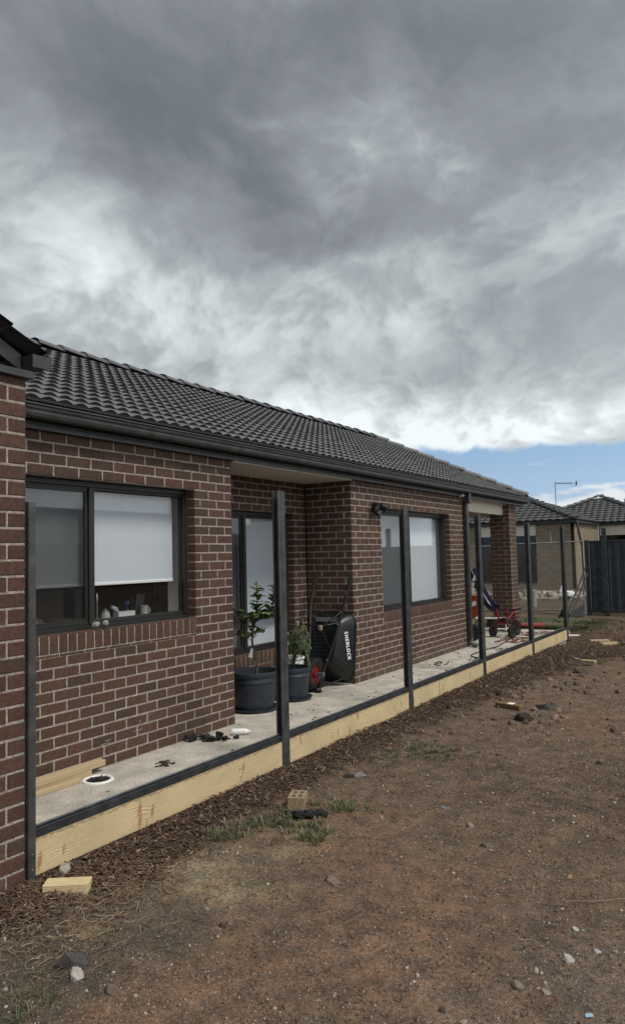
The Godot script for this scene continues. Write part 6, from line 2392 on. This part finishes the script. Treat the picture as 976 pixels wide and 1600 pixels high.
func scatter() -> void:
	# bark chips along the boards
	R.seed = 91
	var chip := Geo.new()
	chip.box(Vector3(-1, -0.16, -0.3), Vector3(1, 0.16, 0.3), 0.0)
	for q in chip.v.size():
		var p := chip.v[q]
		chip.v[q] = Vector3(p.x, p.y + 0.14 * p.x * p.x, p.z * (1.0 - 0.45 * maxf(0, p.x)))
	var chip_m := chip.mesh()
	var xs := []
	var cs := []
	var tries := 0
	while xs.size() < 15000 and tries < 200000:
		tries += 1
		var z := 0.5 - 15.0 * pow(R.randf(), 1.9)
		var x := 0.01 + R.randf() * (mulch_edge(z) + 0.35)
		if R.randf() > mulch(x, z):
			continue
		var s := R.randf_range(0.006, 0.020) * (1.0 + 0.05 * absf(z))
		var b := Basis.from_euler(Vector3(R.randf_range(-0.5, 0.5), R.randf() * TAU, R.randf_range(-0.6, 0.6)))
		xs.append(Transform3D(b.scaled_local(Vector3(s, s * R.randf_range(0.4, 0.8), s * R.randf_range(0.5, 1.1))), Vector3(x, ground_y(x, z) + R.randf_range(0.0, 0.016), z)))
		var k := R.randf_range(0.5, 1.5)
		var c := Color(0.078 * k, 0.045 * k, 0.030 * k)
		if R.randf() < 0.17: c = Color(0.20 * k, 0.145 * k, 0.10 * k)
		cs.append(c)
	tag(many(self, "bark_mulch", chip_m, K.tinted, xs, cs), "dark brown bark mulch strewn along the foot of the fence boards", "mulch")
	# straw and fine roots
	var strands := []
	for k in 3:
		var g := Geo.new()
		var pts := []
		for i in 6:
			pts.append(Vector3(-0.5 + 0.2 * i, 0.06 * sin(i * 1.3 + k), 0.16 * sin(i * 0.8 + k * 2.0)))
		g.tube(pts, 0.018, 4, false)
		strands.append(g.mesh())
	for k in 3:
		xs = []
		cs = []
		for i in 380:
			var x: float
			var z: float
			var r := R.randf()
			if r < 0.62:
				x = 0.42 + R.randfn() * 0.16
				z = -0.16 + R.randfn() * 0.26
			elif r < 0.80:
				x = 0.66 + R.randfn() * 0.2
				z = 0.32 + R.randfn() * 0.16
			elif r < 0.9:
				x = 0.3 + R.randf() * 0.5
				z = -R.randf() * 6.0
			else:
				x = 0.5 + R.randf() * 2.6
				z = 0.4 - R.randf() * 5.0
			if x < 0.03: continue
			var s := R.randf_range(0.03, 0.10)
			var b := Basis.from_euler(Vector3(R.randf_range(-0.3, 0.3), R.randf() * TAU, R.randf_range(-0.25, 0.25)))
			xs.append(Transform3D(b.scaled_local(Vector3.ONE * s), Vector3(x, ground_y(x, z) + 0.006 + R.randf() * 0.012, z)))
			var q := R.randf_range(0.4, 1.35)
			cs.append(Color(0.22 * q, 0.145 * q, 0.085 * q) if R.randf() < 0.8 else Color(0.36 * q, 0.29 * q, 0.20 * q))
		tag(many(self, "straw", strands[k], K.tinted, xs, cs), ["matted brown straw and roots on the ground round the pine offcut", "fine bent straw strands scattered over the earth near the fence corner", "curly root fibres strewn on the mulch and bare earth"][k], "straw")
	# pebbles, grit, lumps of earth
	var kinds := [[stone_geo(201), 3600, 0.0028, 0.008, 0], [stone_geo(202), 260, 0.007, 0.016, 0], [rock_geo(203), 42000, 0.0015, 0.0040, 3], [rock_geo(204), 42000, 0.0022, 0.0085, 1], [rock_geo(205), 900, 0.012, 0.045, 2]]
	var said := ["small pale pebbles scattered over the bare earth", "larger pebbles dotted over the bare earth", "fine pale grit strewn over the bare earth", "small crumbs of brown earth covering the yard", "clods of earth thrown over the far part of the yard"]
	for n in kinds.size():
		var kd: Array = kinds[n]
		var gm := Geo.new()
		gm.add(kd[0], Transform3D())
		var m := gm.mesh()
		xs = []
		cs = []
		for i in kd[1]:
			var d := pow(R.randf(), 1.7)
			var z := 0.9 - 9.0 * d
			var x := 0.25 + R.randf() * (3.6 - 0.6 * d)
			if kd[4] == 1:
				z = 0.9 - 6.0 * d
			if kd[4] == 2:
				z = -3.5 - 12.0 * pow(R.randf(), 0.8)
				x = 0.3 + R.randf() * 4.5
				if z > -8.0 and R.randf() < 0.5: x = 0.3 + R.randf() * 1.2
			if R.randf() < mulch(x, z) * (0.85 if kd[4] == 0 or kd[4] == 3 else 0.0): continue
			var clus := gn2.get_noise_2d(x * 1.7 + 70, z * 1.7)
			if kd[4] != 2 and kd[4] != 3 and clus + R.randf_range(-0.3, 0.5) < 0.0: continue
			var s: float = lerpf(kd[2], kd[3], pow(R.randf(), 3.0))
			if kd[4] == 0 or kd[4] == 3: s *= 1.0 + 0.08 * maxf(0, -z)
			var b := Basis.from_euler(Vector3(R.randf() * 6, R.randf() * 6, R.randf() * 6))
			xs.append(Transform3D(b.scaled_local(Vector3(s * 1.25, s * 0.8, s)), Vector3(x, ground_y(x, z) + s * 0.25, z)))
			var q := R.randf_range(0.6, 1.3)
			if kd[4] == 0 or kd[4] == 3:
				var t := R.randf()
				cs.append(Color(0.66 * q, 0.61 * q, 0.53 * q) if t < 0.5 else (Color(0.30 * q, 0.24 * q, 0.18 * q) if t < 0.85 else Color(0.14 * q, 0.11 * q, 0.09 * q)))
			else:
				var sc := soil_color(x, z)
				var w := R.randf_range(0.62, 1.05)
				cs.append(Color(sc.r * w * q, sc.g * w * q, sc.b * w * q))
		tag(many(self, ["pebbles", "pebbles", "grit", "earth_crumbs", "earth_clods"][n], m, K.rock, xs, cs), said[n], "pebbles" if n < 3 else "earth")
	# grass
	var green := M("grass_blade", Color.WHITE, 0.7, 0, null, 0, null, 1, true)
	green.backlight_enabled = true
	green.backlight = Color(0.08, 0.1, 0.04)
	var patches := [
		["grass_patch", "thin green grass tufts between the pale dry patch and the mulch", [[0.42, -1.05, 0.09, 0.09, 30], [0.50, -1.30, 0.10, 0.12, 40], [0.60, -1.46, 0.10, 0.10, 36]], 0.062],
		["grass_patch", "green grass around the black work gloves", [[0.84, -1.86, 0.12, 0.10, 48], [0.92, -1.34, 0.07, 0.10, 40], [0.83, -1.45, 0.06, 0.06, 18]], 0.062],
		["grass_patch", "wide sparse patch of dull grass below the third post", [[0.70, -3.45, 0.22, 0.22, 80], [0.95, -3.35, 0.16, 0.18, 34], [0.5, -3.2, 0.12, 0.2, 20]], 0.055],
		["grass_patch", "small sparse grass at the bottom left corner", [[0.86, 0.62, 0.12, 0.07, 16], [0.75, 0.58, 0.08, 0.06, 6]], 0.05],
		["lawn_strip", "strip of green grass between the concrete slab and the wire fence", [[-1.1, -14.4, 0.9, 0.9, 1500], [-0.35, -14.6, 0.35, 0.8, 500], [-2.4, -14.5, 0.8, 0.9, 900]], 0.11]]
	for p in patches:
		var big: bool = p[0] == "lawn_strip"
		var m := grass_tuft(300 + p[2].size() + int(p[3] * 1000), 14 if not big else 12, p[3]).mesh()
		xs = []
		cs = []
		for q in p[2]:
			for i in q[4]:
				var x: float = q[0] + (R.randfn() * q[2] * 0.7 if not big else R.randf_range(-1, 1) * q[2])
				var z: float = q[1] + (R.randfn() * q[3] * 0.7 if not big else R.randf_range(-1, 1) * q[3])
				if big and x > -0.15 + 0.35 * gn2.get_noise_2d(z, 3.0): continue
				var s := R.randf_range(0.5, 1.2)
				xs.append(Transform3D(Basis(Vector3.UP, R.randf() * TAU).scaled_local(Vector3(s * (2.2 if big else 1.0), s, s * (2.2 if big else 1.0))), Vector3(x, ground_y(x, z) - 0.004, z)))
				var k := R.randf_range(0.7, 1.3)
				cs.append(Color(0.105 * k, 0.120 * k, 0.058 * k) if R.randf() < 0.7 else Color(0.22 * k, 0.19 * k, 0.11 * k))
		tag(many(self, p[0], m, green, xs, cs), p[1], "grass")

func _ready() -> void:
	var cam := Camera3D.new()
	cam.name = "camera"
	view = Basis(Vector3.UP, 0.5681) * Basis(Vector3.RIGHT, 0.0624) * Basis(Vector3.BACK, -0.0239)
	cam.transform = Transform3D(view, EYE)
	cam.fov = 71.07
	cam.near = 0.05
	cam.far = 800.0
	add_child(cam)
	cam.current = true
	var env := Environment.new()
	env.background_mode = Environment.BG_SKY
	var sky := Sky.new()
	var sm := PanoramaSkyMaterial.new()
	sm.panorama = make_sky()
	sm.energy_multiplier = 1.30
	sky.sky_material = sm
	env.sky = sky
	env.tonemap_mode = Environment.TONE_MAPPER_LINEAR
	env.tonemap_exposure = 1.65
	env.sdfgi_enabled = true
	env.ssao_enabled = true
	env.ssil_enabled = true
	var we := WorldEnvironment.new()
	we.name = "world_environment"
	we.environment = env
	add_child(we)
	var sun := DirectionalLight3D.new()
	sun.name = "sun"
	sun.light_energy = 0.5
	sun.light_color = Color(1.0, 0.97, 0.92)
	sun.light_angular_distance = 14.0
	sun.shadow_enabled = true
	add_child(sun)
	sun.look_at_from_position(Vector3(6, 9, 1.0), Vector3.ZERO)
	make_materials()
	build_ground()
	build_house()
	build_path()
	build_fence()
	build_far()
	build_porch_things()
	build_path_things()
	build_kitchen_things()
	build_yard_things()
